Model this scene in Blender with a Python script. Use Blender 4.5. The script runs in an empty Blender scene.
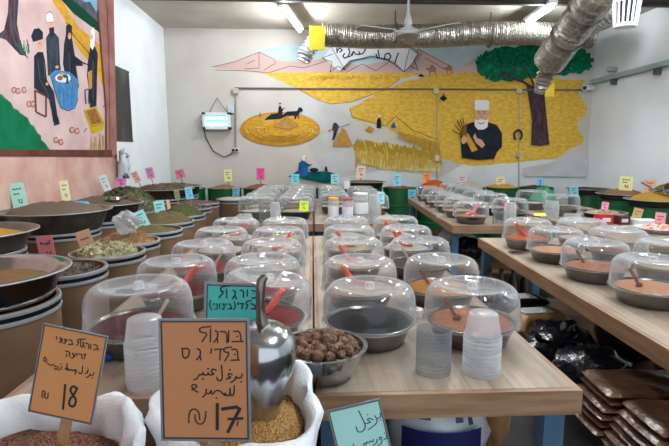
import bpy, math, random
from mathutils import Vector, Matrix, Euler
from mathutils.geometry import tessellate_polygon
random.seed(7)
C = bpy.context.scene.collection
PI = math.pi
cos, sin = math.cos, math.sin

# ------------------------------------------------------------------ camera
F = 483.0
EYE = Vector((0, 0, 1.45))
PIT, YAW = math.atan(70 / F), math.atan(22 / F)
FW = Vector((sin(YAW) * cos(PIT), cos(YAW) * cos(PIT), -sin(PIT)))
RT = Vector((cos(YAW), -sin(YAW), 0))
UP = RT.cross(FW)
cd = bpy.data.cameras.new('camera'); cam = bpy.data.objects.new('camera', cd); C.objects.link(cam)
cd.sensor_width = 36; cd.lens = 36 * F / 669; cd.clip_start = .02
cam.matrix_world = Matrix(((RT.x, UP.x, -FW.x, 0), (RT.y, UP.y, -FW.y, 0), (RT.z, UP.z, -FW.z, EYE.z), (0, 0, 0, 1)))
bpy.context.scene.camera = cam
def ray(px, py): return FW * F + RT * (px - 334.5) + UP * (223 - py)
def az(px, py, z): d = ray(px, py); return EYE + d * ((z - EYE.z) / d.z)      # point on a level surface
def ay(px, py, y): d = ray(px, py); return EYE + d * (y / d.y)                # point on a wall facing the room
def ax(px, py, x): d = ray(px, py); return EYE + d * (x / d.x)                # point on a side wall

# ------------------------------------------------------------------ materials
def lin(c):
    if isinstance(c, str):
        c = [int(c[i:i + 2], 16) / 255 for i in (0, 2, 4)]
    return tuple((v / 12.92 if v <= .04045 else ((v + .055) / 1.055) ** 2.4) for v in c) + (1,)
MC = {}
def P(name, col, rough=.5, metal=0.0, col2=None, nscale=8.0, bump=0.0, bscale=60.0, stretch=None, emit=0, spec=.5, voro=False, ramp=(.35, .65), coat=0):
    if name in MC: return MC[name]
    m = bpy.data.materials.new(name); m.use_nodes = True
    nt = m.node_tree; N = nt.nodes; L = nt.links; b = N['Principled BSDF']
    b.inputs['Roughness'].default_value = rough; b.inputs['Metallic'].default_value = metal
    b.inputs['Specular IOR Level'].default_value = spec; b.inputs['Base Color'].default_value = lin(col)
    if coat: b.inputs['Coat Weight'].default_value = coat
    if col2 or bump:
        tc = N.new('ShaderNodeTexCoord'); mp = N.new('ShaderNodeMapping'); L.new(tc.outputs['Object'], mp.inputs[0])
        if stretch: mp.inputs['Scale'].default_value = stretch
    if col2:
        if voro:
            n = N.new('ShaderNodeTexVoronoi'); n.inputs['Scale'].default_value = nscale; out = n.outputs['Color']
        else:
            n = N.new('ShaderNodeTexNoise'); n.inputs['Scale'].default_value = nscale; n.inputs['Detail'].default_value = 6; out = n.outputs['Fac']
        L.new(mp.outputs[0], n.inputs['Vector'])
        r = N.new('ShaderNodeValToRGB'); e = r.color_ramp.elements
        e[0].position, e[1].position = ramp; e[0].color = lin(col); e[1].color = lin(col2)
        L.new(out, r.inputs[0]); L.new(r.outputs[0], b.inputs['Base Color'])
    if bump:
        n2 = N.new('ShaderNodeTexVoronoi' if voro else 'ShaderNodeTexNoise'); n2.inputs['Scale'].default_value = bscale
        L.new(mp.outputs[0], n2.inputs['Vector'])
        bp = N.new('ShaderNodeBump'); bp.inputs['Strength'].default_value = bump; bp.inputs['Distance'].default_value = .01
        L.new(n2.outputs[0], bp.inputs['Height']); L.new(bp.outputs[0], b.inputs['Normal'])
    if emit:
        b.inputs['Emission Color'].default_value = lin(col); b.inputs['Emission Strength'].default_value = emit
    MC[name] = m; return m

def plastic(name, col, alpha, edge, rough=.12, transl=0.3):
    """clear or milky thin plastic: mostly lets light straight through, milkier where seen edge-on, with a gloss"""
    m = bpy.data.materials.new(name); m.use_nodes = True; nt = m.node_tree; N = nt.nodes; L = nt.links
    N.remove(N['Principled BSDF']); out = N['Material Output']
    tr = N.new('ShaderNodeBsdfTransparent'); tr.inputs[0].default_value = (.97, .97, .97, 1)
    df = N.new('ShaderNodeBsdfDiffuse'); df.inputs[0].default_value = lin(col)
    tl = N.new('ShaderNodeBsdfTranslucent'); tl.inputs[0].default_value = lin(col)
    gl = N.new('ShaderNodeBsdfGlossy'); gl.inputs['Roughness'].default_value = rough
    lw = N.new('ShaderNodeLayerWeight'); lw.inputs[0].default_value = .5
    mr = N.new('ShaderNodeMapRange'); mr.inputs[3].default_value = alpha; mr.inputs[4].default_value = edge
    sq = N.new('ShaderNodeMath'); sq.operation = 'POWER'; sq.inputs[1].default_value = 2; L.new(lw.outputs['Facing'], sq.inputs[0]); L.new(sq.outputs[0], mr.inputs[0])
    dm = N.new('ShaderNodeMixShader'); dm.inputs[0].default_value = transl; L.new(df.outputs[0], dm.inputs[1]); L.new(tl.outputs[0], dm.inputs[2])
    a = N.new('ShaderNodeMixShader'); L.new(mr.outputs[0], a.inputs[0]); L.new(tr.outputs[0], a.inputs[1]); L.new(dm.outputs[0], a.inputs[2])
    pw = N.new('ShaderNodeMath'); pw.operation = 'POWER'; pw.inputs[1].default_value = 3.5; L.new(lw.outputs['Facing'], pw.inputs[0])
    fr = N.new('ShaderNodeMapRange'); fr.inputs[3].default_value = .04; fr.inputs[4].default_value = .6; L.new(pw.outputs[0], fr.inputs[0])
    g = N.new('ShaderNodeMixShader'); ge = N.new('ShaderNodeNewGeometry'); inv = N.new('ShaderNodeMath'); inv.operation = 'SUBTRACT'; inv.inputs[0].default_value = 1; L.new(ge.outputs['Backfacing'], inv.inputs[1])
    fm = N.new('ShaderNodeMath'); fm.operation = 'MULTIPLY'; L.new(fr.outputs[0], fm.inputs[0]); L.new(inv.outputs[0], fm.inputs[1]); L.new(fm.outputs[0], g.inputs[0]); L.new(a.outputs[0], g.inputs[1]); L.new(gl.outputs[0], g.inputs[2])
    L.new(g.outputs[0], out.inputs[0]); MC[name] = m; return m

def wood_top():
    m = bpy.data.materials.new('laminated wood'); m.use_nodes = True; nt = m.node_tree; N = nt.nodes; L = nt.links; b = N['Principled BSDF']
    tc = N.new('ShaderNodeTexCoord'); mp = N.new('ShaderNodeMapping'); mp.inputs['Rotation'].default_value = (0, 0, PI / 2)
    L.new(tc.outputs['Object'], mp.inputs[0])
    br = N.new('ShaderNodeTexBrick'); br.inputs['Scale'].default_value = 1; br.inputs['Brick Width'].default_value = .9; br.inputs['Row Height'].default_value = .062
    br.inputs['Mortar Size'].default_value = .0012; br.inputs['Color1'].default_value = lin('a5917b'); br.inputs['Color2'].default_value = lin('87745f'); br.inputs['Mortar'].default_value = lin('7d6a58')
    L.new(mp.outputs[0], br.inputs['Vector'])
    m2 = N.new('ShaderNodeMapping'); m2.inputs['Scale'].default_value = (60, 3.5, 1); L.new(tc.outputs['Object'], m2.inputs[0])
    gr = N.new('ShaderNodeTexNoise'); gr.inputs['Scale'].default_value = 1; gr.inputs['Detail'].default_value = 5; L.new(m2.outputs[0], gr.inputs['Vector'])
    mx = N.new('ShaderNodeMix'); mx.data_type = 'RGBA'; mx.blend_type = 'OVERLAY'; mx.inputs[0].default_value = .45
    L.new(br.outputs['Color'], mx.inputs[6]); L.new(gr.outputs['Fac'], mx.inputs[7])
    ds = N.new('ShaderNodeHueSaturation'); ds.inputs['Saturation'].default_value = .85; L.new(mx.outputs[2], ds.inputs['Color'])
    n3 = N.new('ShaderNodeTexNoise'); n3.inputs['Scale'].default_value = 5; n3.inputs['Detail'].default_value = 8; L.new(tc.outputs['Object'], n3.inputs['Vector'])
    rp = N.new('ShaderNodeValToRGB'); rp.color_ramp.elements[0].position = .45; rp.color_ramp.elements[1].position = .72
    rp.color_ramp.elements[1].color = (.75, .75, .75, 1); L.new(n3.outputs[0], rp.inputs[0])
    mw = N.new('ShaderNodeMix'); mw.data_type = 'RGBA'; L.new(rp.outputs[0], mw.inputs[0]); L.new(ds.outputs[0], mw.inputs[6]); mw.inputs[7].default_value = lin('a39b91')
    L.new(mw.outputs[2], b.inputs['Base Color']); b.inputs['Roughness'].default_value = .45
    MC['wood_top'] = m; return m

M = dict(
    wood=wood_top(), pine=P('pine', 'a08064', .5, col2='83634a', nscale=3, stretch=(1.5, 1.5, 14)),
    pine_dark=P('pine dark', '8f6a48', .55, col2='6f4f34', nscale=3, stretch=(1.5, 1.5, 14)),
    blue=P('blue grey paint', '4d6f8c', .45, col2='3f5c75', nscale=6),
    cover=plastic('clear plastic', 'd6dce2', .02, .52, .09), cover_end=plastic('clear knob', 'f0f3f6', .18, .6, .08),
    cup_white=plastic('milky plastic', 'e6eaee', .36, .7, .25, .6), cup_clear=plastic('clear cup', '949da5', .16, .6, .07),
    steel=P('steel', '85807a', .24, .85, col2='645f5a', nscale=3), steel_bright=P('bright steel', 'b4b8be', .16, 1, bump=.03, bscale=25),
    steel_dark=P('dull pan', '8a847c', .3, .7, col2='6b6660', nscale=12), black_pan=P('black pan', '18181a', .3, .3),
    fibre=P('fibre drum', '785b42', .75, col2='6a4f38', nscale=5), hoop=P('drum hoop', 'a9adb2', .35, .35), hoop_dark=P('hoop dark', '1c2026', .4, .6),
    green=P('green drum', '0b4a27', .4, col2='0e5a30', nscale=4), floor=P('floor', '262423', .6, col2='363330', nscale=3),
    wall=P('plaster', 'c9c5be', .9, col2='bdb6ad', nscale=1.2, bump=.05, bscale=40), wall_white=P('white plaster', 'dfe3e6', .9, col2='d4d9dd', nscale=1.5),
    ceil=P('ceiling paint', 'c6beb2', .9, col2='b3aa9e', nscale=1.5), beam=P('beam', '2b2320', .6), pink=P('pink plaster', 'b98c80', .9, col2='c9a79a', nscale=4, bump=.1, bscale=30),
    tube=P('lit tube', 'f4fbff', .4, emit=120), white=P('white enamel', 'e4e6e8', .35), white_cloth=P('woven sack', 'e3e6ea', .7, col2='d3d8e0', nscale=14, bump=.25, bscale=220),
    orange=P('orange plastic', 'f2593a', .35), pinkp=P('pink plastic', 'ef6a78', .35), beige=P('beige plastic', 'd9b9a0', .4), brownp=P('brown stick', '7a4a38', .5),
    grey=P('grey plastic', '9aa1a6', .4), alu=P('aluminium duct', 'b5b1aa', .4, .85, col2='88837a', nscale=26, bump=1.0, bscale=24), yellow=P('yellow tag', 'd9b91f', .5),
    black=P('black', '101012', .45), ink=P('ink', '15171c', .6), inkred=P('red ink', 'c23a3a', .6), inkgrey=P('grey ink', '3c3a38', .6), sleeve=P('plastic sleeve', '757b82', .2), border=P('card border', '23262b', .4),
    darkbag=P('black bag', '0f1015', .18, bump=.9, bscale=22, col2='1b1d26', nscale=6), brownbag=P('brown pack', '5d4230', .28, col2='4b3325', nscale=14, bump=.5, bscale=30),
    tan=P('tan pack', 'a27a52', .4, bump=.4, bscale=25), label_white=P('label white', 'd9dde0', .4), navy=P('navy print', '1b2560', .4), clearbag=plastic('thin bag', 'e8eaec', .25, .6, .1),
    nut=P('dried nut', '4f382b', .8, col2='86644e', nscale=60, bump=1.0, bscale=130), red=P('red pack', 'b32a2a', .4), teal=P('teal paint', '1d7f86', .8), rail=P('galvanised rail', '9fb0b3', .5, .25),
    bronze=P('brown canvas', '2b2a27', .8, col2='7a7266', nscale=1.1, stretch=(1, 1.5, .5), ramp=(.42, .7)), greenbag=P('green netting', '1f8a5c', .5),
)
def grain(name, c1, c2, sc=260, bump=.8): return P('grain ' + name, c1, .85, col2=c2, nscale=sc, bump=bump, bscale=sc, voro=True, ramp=(.15, .85), spec=.15)
G = dict(red=grain('red', '640a07', '3a0504'), brick=grain('brick', '74150e', '480c08'), pinkred=grain('pinkred', '9c3430', '701f1e'), black=grain('black', '0a0a0c', '1c1b1f', 300),
         peach=grain('peach', 'd9a684', 'c08a68'), salt=grain('salt', 'b98468', '94604a', 200), corn=grain('corn', 'c98a3a', 'a5672a', 180), dark=grain('dark', '3e352f', '5a4c40'),
         orange=grain('orange', 'cf6a32', 'b0501f'), cream=grain('cream', 'c9b596', 'ad9572'), white=grain('white', 'd3cbc0', 'b5aa9b'), brown=grain('brown', '6f4a33', '8c6446'),
         bulgur=grain('bulgur', 'c79c62', '8f683c', 240), rbulgur=grain('rbulgur', '5c3a2e', '9a6f5a', 240), spice=grain('spice', '66574a', '84746300'[:6]), olive=grain('olive', '5c5236', '75694a', 160),
         yellow=grain('yellow', 'c9a24a', 'b58a33'), herb=grain('herb', '3d4022', '565a34', 90), tanheap=grain('tanheap', '9a7b58', '80613f'), ochre=grain('ochre', 'b59a52', '9a7f3a'))

# ------------------------------------------------------------------ geometry
class Geo:
    def __init__(s): s.v = []; s.f = []; s.m = []; s.mi = 0
    def add(s, vs, fs, mx=None):
        b = len(s.v)
        s.v += [tuple(mx @ Vector(p)) for p in vs] if mx else [tuple(p) for p in vs]
        s.f += [tuple(b + i for i in f) for f in fs]; s.m += [s.mi] * len(fs)
    def box(s, c, d, rz=0, mx=None):
        x, y, z = d[0] / 2, d[1] / 2, d[2] / 2
        vs = [(-x, -y, -z), (x, -y, -z), (x, y, -z), (-x, y, -z), (-x, -y, z), (x, -y, z), (x, y, z), (-x, y, z)]
        t = Matrix.Translation(c) @ Matrix.Rotation(rz, 4, 'Z')
        if mx: t = mx @ t
        s.add(vs, [(0, 3, 2, 1), (4, 5, 6, 7), (0, 1, 5, 4), (1, 2, 6, 5), (2, 3, 7, 6), (3, 0, 4, 7)], t)
    def lathe(s, prof, n=40, c=(0, 0, 0), closed=False, jit=None, mx=None):
        vs = []; ring = []
        for k, (r, z) in enumerate(prof):
            if r < 1e-6:
                ring.append([len(vs)]); vs.append((c[0], c[1], c[2] + z))
            else:
                ids = []
                for i in range(n):
                    a = 2 * PI * i / n; rr, zz = r, z
                    if jit: rr, zz = jit(k, a, r, z)
                    ids.append(len(vs)); vs.append((c[0] + rr * cos(a), c[1] + rr * sin(a), c[2] + zz))
                ring.append(ids)
        fs = []
        seq = list(range(len(prof))) + ([0] if closed else [])
        for p, q in zip(seq, seq[1:]):
            A, B = ring[p], ring[q]
            if len(A) == 1 and len(B) == 1: continue
            for i in range(n):
                j = (i + 1) % n
                if len(A) == 1: fs.append((A[0], B[j], B[i]))
                elif len(B) == 1: fs.append((A[i], A[j], B[0]))
                else: fs.append((A[i], A[j], B[j], B[i]))
        s.add(vs, fs, mx)
    def tube(s, pts, r, n=8, caps=True, mx=None):
        pts = [Vector(p) for p in pts]; vs = []; fs = []; ref = None
        for k, p in enumerate(pts):
            d = (pts[min(k + 1, len(pts) - 1)] - pts[max(k - 1, 0)]).normalized()
            if ref is None: ref = Vector((0, 0, 1)) if abs(d.z) < .9 else Vector((1, 0, 0))
            u = (ref - d * ref.dot(d)).normalized(); w = d.cross(u); ref = u
            rr = r[k] if isinstance(r, (list, tuple)) else r
            for i in range(n):
                a = 2 * PI * i / n; vs.append(p + u * (rr * cos(a)) + w * (rr * sin(a)))
        for k in range(len(pts) - 1):
            for i in range(n):
                j = (i + 1) % n; fs.append((k * n + i, k * n + j, (k + 1) * n + j, (k + 1) * n + i))
        if caps:
            fs.append(tuple(range(n))[::-1]); fs.append(tuple((len(pts) - 1) * n + i for i in range(n)))
        s.add(vs, fs, mx)
    def ball(s, c, r, n=10, m=6, sq=(1, 1, 1), jit=0, mx=None):
        vs = [(c[0], c[1], c[2] - r * sq[2])]; fs = []
        for k in range(1, m):
            t = PI * k / m
            for i in range(n):
                a = 2 * PI * i / n; q = r * (1 + random.uniform(-jit, jit))
                vs.append((c[0] + q * sq[0] * sin(t) * cos(a), c[1] + q * sq[1] * sin(t) * sin(a), c[2] - q * sq[2] * cos(t)))
        vs.append((c[0], c[1], c[2] + r * sq[2])); e = len(vs) - 1
        for i in range(n):
            j = (i + 1) % n; fs.append((0, 1 + j, 1 + i)); fs.append((e, 1 + (m - 2) * n + i, 1 + (m - 2) * n + j))
            for k in range(m - 2): fs.append((1 + k * n + i, 1 + k * n + j, 1 + (k + 1) * n + j, 1 + (k + 1) * n + i))
        s.add(vs, fs, mx)
    def slab(s, pts, nrm, th):
        """polygon of 3-D points made th thick along nrm"""
        n = len(pts); a = [Vector(p) for p in pts]; b = [p + Vector(nrm) * th for p in a]
        tri = [tuple(t) for t in tessellate_polygon([a])]
        s.add(a + b, [t[::-1] for t in tri] + [tuple(i + n for i in t) for t in tri] + [(i, (i + 1) % n, (i + 1) % n + n, i + n) for i in range(n)])
    def face(s, pts):
        a = [Vector(p) for p in pts]; s.add(a, [tuple(t) for t in tessellate_polygon([a])])
    def build(s, name, mats, parent=None, loc=None, rot=None, smooth=True, ang=.7):
        me = bpy.data.meshes.new(name); me.from_pydata(s.v, [], s.f)
        for m in (mats if isinstance(mats, (list, tuple)) else [mats]): me.materials.append(m)
        me.polygons.foreach_set('material_index', s.m)
        if smooth:
            me.polygons.foreach_set('use_smooth', [True] * len(s.f)); me.set_sharp_from_angle(angle=ang)
        me.update()
        o = bpy.data.objects.new(name, me); C.objects.link(o)
        if parent: o.parent = parent
        if loc: o.location = loc
        if rot: o.rotation_euler = rot
        return o
def tag(o, label, cat, group=None, kind=None):
    o['label'] = label; o['category'] = cat
    if group: o['group'] = group
    if kind: o['kind'] = kind
    return o
def empty(name, loc, rz=0, label=None, cat=None, group=None):
    o = bpy.data.objects.new(name, None); C.objects.link(o); o.location = loc; o.rotation_euler = (0, 0, rz)
    o.empty_display_size = .05
    if label: tag(o, label, cat, group)
    return o
def struct(o): o['kind'] = 'structure'; return o
def dup(o, loc, rot=None, label=None, group=None, scale=None, mat=None):
    r = o.copy(); C.objects.link(r); r.location = loc
    if rot: r.rotation_euler = rot
    if label: r['label'] = label
    if group: r['group'] = group
    if scale: r.scale = scale if isinstance(scale, tuple) else (scale,) * 3
    if mat: setmat(r, mat)
    for ch in list(o.children):
        c = ch.copy(); C.objects.link(c); c.parent = r
        if mat: setmat(c, mat)
    return r
def setmat(o, m, i=0):
    if o.type == 'MESH': o.material_slots[i].link = 'OBJECT'; o.material_slots[i].material = m
ORD = ['', 'first', 'second', 'third', 'fourth', 'fifth', 'sixth', 'seventh']

# ------------------------------------------------------------------ room shell
YB, XL, XR, CH = 8.5, -2.45, 4.92, 3.5
g = Geo(); g.box((1.2, 3.2, -.05), (8.2, 10.8, .1)); struct(g.build('floor', M['floor']))
g = Geo(); g.box((1.2, 3.2, CH + .05), (8.2, 10.8, .1)); struct(g.build('ceiling', M['ceil']))
g = Geo(); g.box(((XL + XR) / 2, YB + .05, CH / 2), (XR - XL + .3, .1, CH)); struct(g.build('wall_back', M['wall']))
g = Geo(); g.box((XR + .05, 3.2, CH / 2), (.1, 10.6, CH)); struct(g.build('wall_right', M['wall_white']))
g = Geo(); g.box((XL - .05, 3.2, CH / 2), (.1, 10.6, CH)); struct(g.build('wall_left', M['wall_white']))
PX = XL + .04   # face of the pink-plastered end of the left wall
yend = ax(117, 153, PX).y
g = Geo(); g.box((PX - .018, (yend - 1.6) / 2, CH / 2), (.036, yend + 1.6, CH - .002)); struct(g.build('wall_left', M['pink']))
g = Geo()
yb = 6.55
g.box((1.3, yb, CH - .05), (7.2, .16, .1)); g.box((1.3, yb, CH - .11), (7.2, .07, .04)); struct(g.build('trim_1', M['beam'], smooth=False))

# ------------------------------------------------------------------ mural tools
def painter(mapper, step=.00007):
    g = Geo(); mats = []; st = {'k': 0}
    def use(m):
        if m not in mats: mats.append(m)
        g.mi = mats.index(m)
    def poly(m, pts, lift=0):
        use(m); st['k'] += 1; off = .002 + step * st['k']
        g.face([mapper(x, y, off) for x, y in pts])
    def line(m, pts, w=.5):
        use(m); st['k'] += .5; off = .002 + step * st['k']
        for a, b in zip(pts, pts[1:]):
            dx, dy = b[0] - a[0], b[1] - a[1]; l = math.hypot(dx, dy) or 1; nx, ny = -dy / l * w / 2, dx / l * w / 2
            g.add([mapper(a[0] + nx, a[1] + ny, off), mapper(b[0] + nx, b[1] + ny, off), mapper(b[0] - nx, b[1] - ny, off), mapper(a[0] - nx, a[1] - ny, off)], [(0, 1, 2, 3)])
    return g, mats, poly, line
def ell(cx, cy, rx, ry, n=28, a0=0, a1=2 * PI): return [(cx + rx * cos(a0 + (a1 - a0) * i / n), cy + ry * sin(a0 + (a1 - a0) * i / n)) for i in range(n)]
def rag(pts, amp, n=4):
    out = []
    for a, b in zip(pts, pts[1:] + pts[:1]):
        for i in range(n):
            t = i / n; out.append((a[0] + (b[0] - a[0]) * t + (random.uniform(-amp, amp) if i else 0), a[1] + (b[1] - a[1]) * t + (random.uniform(-amp, amp) if i else 0)))
    return out
Q = lambda n, a, b=None, s=5, st=None: P('paint ' + n, a, .9, col2=b, nscale=s, stretch=st, spec=.08)
paint = dict(fold=Q('fold grey', '4a505a'), camel=Q('camel', 'a37c50'), wheatpale=Q('pale wheat', 'd8c88a', 'c7b36a', 12), pillar=Q('pillar', '9a6f66', '85584f', 5), wheat=Q('wheat', 'e0ba52', 'c9a03e', 12, (1, 1, 2)), wheat2=Q('wheat2', 'c9ad55', 'b0953f', 12), och=Q('ochre', 'bf8a34', 'a8772a', 10), sky=Q('sky', 'a9c4cc', 'bccbd0', 4), mtn=Q('mountain', 'c9a9a2', 'bfaaa4', 4),
             line=Q('outline', '6b3a35'), white=Q('white', 'd8dcde', 'cfd3d6', 3), lgrey=Q('light grey', 'c6c8ca', 'bbb9b6', 3), dk=Q('near black', '1d222b', '2a3038', 10), leaf=Q('leaf', '0f7a55', '0b5340', 14), leaf2=Q('leaf2', '1f9a70', '0f6b50', 16), trunk=Q('trunk', '3a2a30', '52404a', 8, (3, 3, 1)),
             skin=Q('skin', 'cf9f8a'), teal=Q('teal', '0d5a5c', '0a4548', 8), blue=Q('blue', '2464a0', '1a4a80', 8), pgrd=Q('pink ground', 'cdb3b0', 'bda19f', 4), beam=Q('brown frame', '6a4238', '573328', 5), green=Q('green', '0f5c3c', '136a46', 5), dgreen=Q('dgreen', '12402f'), gold=Q('gold', 'd0a03a', 'bd8a2c', 12, (1, 1, 2)), skyb=Q('strong sky', '5f95c0', '86aec8', 4),
             mdark=Q('dark mountain', '5b5f6a', '47454f', 9), robe=Q('grey robe', '3a4652', '2d3742', 6), cloth=Q('table cloth', '4f86b4', '3c6f9e', 14), crate=Q('crate', 'b89b2a'), nuts=Q('crate fill', '9a6a3a', '7a4a2a', 40), stone=Q('stone', 'c99a8a'), turban=Q('turban', 'dfe0df'), redp=Q('red', 'a5483a'), pile=Q('pile', 'b9924f', 'a67c3e', 12), straw=Q('straw', 'a98a30'), strawd=Q('dark straw', '7c5f22'))

# ---- back wall painting
mp = lambda x, y, o: ay(x, y, YB - o)
g, ms, poly, line = painter(mp)
Pp = paint
poly(Pp['white'], [(326, 182), (326, 158), (345, 150), (380, 168), (440, 178), (470, 160), (588, 160), (588, 196), (326, 196)])
poly(Pp['lgrey'], [(300, 100), (350, 90), (396, 84), (420, 78), (430, 84), (352, 112), (352, 135), (440, 160), (340, 178), (318, 165), (300, 130)])
poly(Pp['sky'], rag([(240, 62), (258, 50), (300, 44), (330, 40), (440, 44), (585, 44), (594, 70), (480, 72), (330, 74), (300, 60)], 1.5))
poly(Pp['mtn'], [(212, 67), (234, 62), (259, 52), (274, 59), (290, 62), (330, 58), (360, 66), (392, 60), (408, 66), (418, 48), (440, 60), (458, 68), (480, 56), (500, 70), (420, 76), (265, 74)])
poly(Pp['sky'], [(430, 46), (480, 46), (478, 56), (458, 67), (446, 62)])
for l in ([(212, 67), (234, 62), (259, 52), (274, 59), (276, 63), (264, 70)], [(259, 52), (259, 68), (244, 69)], [(247, 64), (255, 60)], [(265, 74), (290, 66), (304, 68), (330, 60)], [(408, 66), (418, 49), (440, 61), (450, 66)], [(345, 73), (362, 64), (376, 71), (392, 60)], [(425, 58), (446, 70)], [(215, 70), (250, 71), (270, 73)]):
    line(Pp['line'], l, .55)
poly(Pp['wheat'], rag([(263, 73), (330, 72), (425, 73), (400, 79), (385, 90), (352, 102), (331, 104), (318, 100), (300, 90)], .5))
poly(Pp['wheat'], rag([(350, 108), (368, 98), (400, 84), (432, 74), (470, 72), (586, 80), (578, 92), (588, 108), (577, 124), (584, 140), (560, 157), (520, 162), (470, 166), (438, 158), (425, 150), (400, 136), (385, 126), (352, 118)], 1.2, 5))
line(Pp['strawd'], [(300, 90), (318, 100), (331, 104), (352, 102), (385, 90), (400, 79)], .6)
line(Pp['strawd'], [(350, 108), (352, 117), (385, 126), (396, 116), (412, 130), (438, 140)], .7)
for i in range(260):
    x, y = random.uniform(376, 575), random.uniform(80, 150); line(Pp['och' if i % 3 else 'wheat2'] if y < 76 + (x - 350) * 5 and y < 112 + (x - 350) * .5 else Pp['wheat'], [(x, y), (x + random.uniform(.3, 2), y - random.uniform(.5, 2.2))], .5) if y > 110 - (x - 350) * .3 else None
for i in range(60):
    x, y = random.uniform(310, 400), random.uniform(75, 80); line(Pp['och'], [(x, y), (x + random.uniform(1, 4), y - random.uniform(-.6, 1.2))], .5)
for i in range(34):
    x = 398 + i * 1.25; line(Pp['strawd'], [(x, 131 + i * .35), (x + .3, 140 + i * .5)], .35)
# threshing floor
poly(Pp['och'], ell(280, 129, 40, 17)); poly(Pp['gold'], ell(281, 127, 37, 14))
for k in range(60):
    t = random.uniform(0, 6.28); q = random.uniform(.3, .97); x, y = 280 + 38 * q * cos(t), 128 + 15 * q * sin(t); line(Pp['wheat' if k % 2 else 'wheatpale'], [(x, y), (x + random.uniform(3, 7), y + (.5 if y > 128 else -.5) * random.random())], .5)
for k in range(7): line(Pp['strawd'] if k % 2 else Pp['och'], ell(280, 128 + k * .5, 36 - k * 4, 14 - k * 1.5, 24, .15 * k, PI + .1 * k), .7)
poly(Pp['pile'], [(274, 127), (287, 117), (299, 126), (289, 130)]); line(Pp['line'], [(274, 127), (287, 117), (299, 126), (289, 130), (274, 127)], .4)
poly(Pp['dk'], [(264, 120), (271, 114), (279, 113), (287, 116), (280, 119)])
poly(Pp['dk'], [(283, 115), (287, 111.5), (297, 111), (299, 107), (302, 108), (303, 111), (300, 112), (298.5, 115), (299.5, 119), (298.7, 119), (297, 115.5), (296, 119), (295, 119), (294, 115.5), (288, 116)])
poly(Pp['dk'], [(278, 117), (278.4, 108), (279.2, 106), (281, 106), (282, 109), (285, 107), (282.5, 111), (282, 117)]); poly(Pp['skin'], ell(280, 104.6, 1, 1.2, 10)); poly(Pp['dk'], ell(280, 103.4, 1.3, .6, 8))
poly(Pp['redp'], [(258.5, 116.5), (260, 112), (261.5, 116.5)])
# winnower and heap
poly(Pp['pile'], [(332, 146), (342, 128), (346, 130), (352, 144), (350, 147)])
poly(Pp['dk'], [(332, 140), (334, 131), (337, 131), (336.5, 134), (334, 140)]); poly(Pp['robe'], [(332, 129), (333.5, 123), (336, 122.5), (339, 126), (337.5, 131), (333.5, 131.5)]); line(Pp['line'], [(328, 131), (350, 124)], .7)
# reapers
poly(Pp['och'], [(365, 130), (369, 126), (375, 129), (371, 133)])
poly(Pp['dk'], [(376.5, 128), (377, 120), (379.5, 117), (381, 120), (381, 128)]); poly(Pp['turban'], ell(379.6, 116, 1.2, 1, 8)); poly(Pp['navy'] if 'navy' in Pp else Pp['blue'], [(391, 128), (392, 124), (394.5, 122), (396, 128)])
# camels and rider
for cx, cy, s in ((432, 71, 1), (449, 70, .8)):
    poly(Pp['camel'], [(cx - 5 * s, cy - 3 * s), (cx - 4 * s, cy - 2 * s), (cx - 2 * s, cy - 3 * s), (cx, cy - 6 * s), (cx + 2 * s, cy - 3 * s), (cx + 4 * s, cy - 2 * s), (cx + 4 * s, cy + 5 * s), (cx + 3 * s, cy + 5 * s), (cx + 2.6 * s, cy + 1 * s), (cx - 1.5 * s, cy + 1 * s), (cx - 1.7 * s, cy + 5 * s), (cx - 2.7 * s, cy + 5 * s), (cx - 3 * s, cy), (cx - 6 * s, cy - 2 * s)])
    line(Pp['line'], [(cx - 6 * s, cy - 3 * s), (cx - 3 * s, cy - 2 * s), (cx, cy - 6 * s), (cx + 4 * s, cy - 2 * s)], .5)
poly(Pp['dk'], [(418, 76.5), (420, 74), (423, 74.5), (424, 77)])
poly(Pp['dk'], [(439.5, 98.5), (443.5, 95), (447.5, 98.5), (443.5, 101.5)]); poly(Pp['dk'], ell(443.7, 94.5, .7, 1, 8))
# standing wheat
poly(Pp['wheatpale'], rag([(354, 146), (372, 141), (400, 146), (430, 152), (442, 158), (440, 172), (420, 171), (385, 170), (362, 164)], 1.5, 5))
for i in range(120):
    x = 356 + i * .71 + random.uniform(-.7, .7); y0 = 164 + random.uniform(-4, 8) - abs(i - 60) * .06; y1 = 142 + i * .085 + random.uniform(-3, 4)
    line(Pp['wheat2'] if i % 3 else Pp['gold'], [(x, y0), (x + .5, (y0 + y1) / 2), (x - 1.5, y1)], .9); line(Pp['straw'], [(x - .8, y1 + 5), (x - 1.9, y1 - 1)], 1.4)
# man with sheaf
poly(Pp['dk'], [(462, 158), (461, 146), (460, 133), (463, 126), (470, 123), (478, 121), (488, 122), (497, 125), (502, 133), (502, 147), (497, 152), (494, 159), (478, 160)])
poly(Pp['skin'], [(475, 108), (487.5, 108), (488, 118), (484, 123), (478, 123), (475, 117)])
poly(Pp['turban'], [(474.5, 101.5), (476, 99.8), (487, 100), (489.5, 101.5), (489, 110), (475, 110)])
poly(Pp['turban'], [(474.5, 119), (477, 120.5), (481, 119), (486, 120.5), (488.5, 118), (487.5, 127), (484, 129.5), (478, 129.5), (474.8, 126)])
line(Pp['robe'], [(478, 122.5), (481, 124), (484.5, 122.5)], .8); line(Pp['line'], [(481.3, 113), (481, 117), (482.5, 117.2)], .4)
for ex in (478.6, 484.5): poly(Pp['dk'], ell(ex, 113.2, .9, .6, 8)); line(Pp['line'], [(ex - 1.5, 111.6), (ex + 1.4, 111.5)], .4)
line(Pp['robe'], [(480, 130), (480, 158)], .5)
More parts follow.
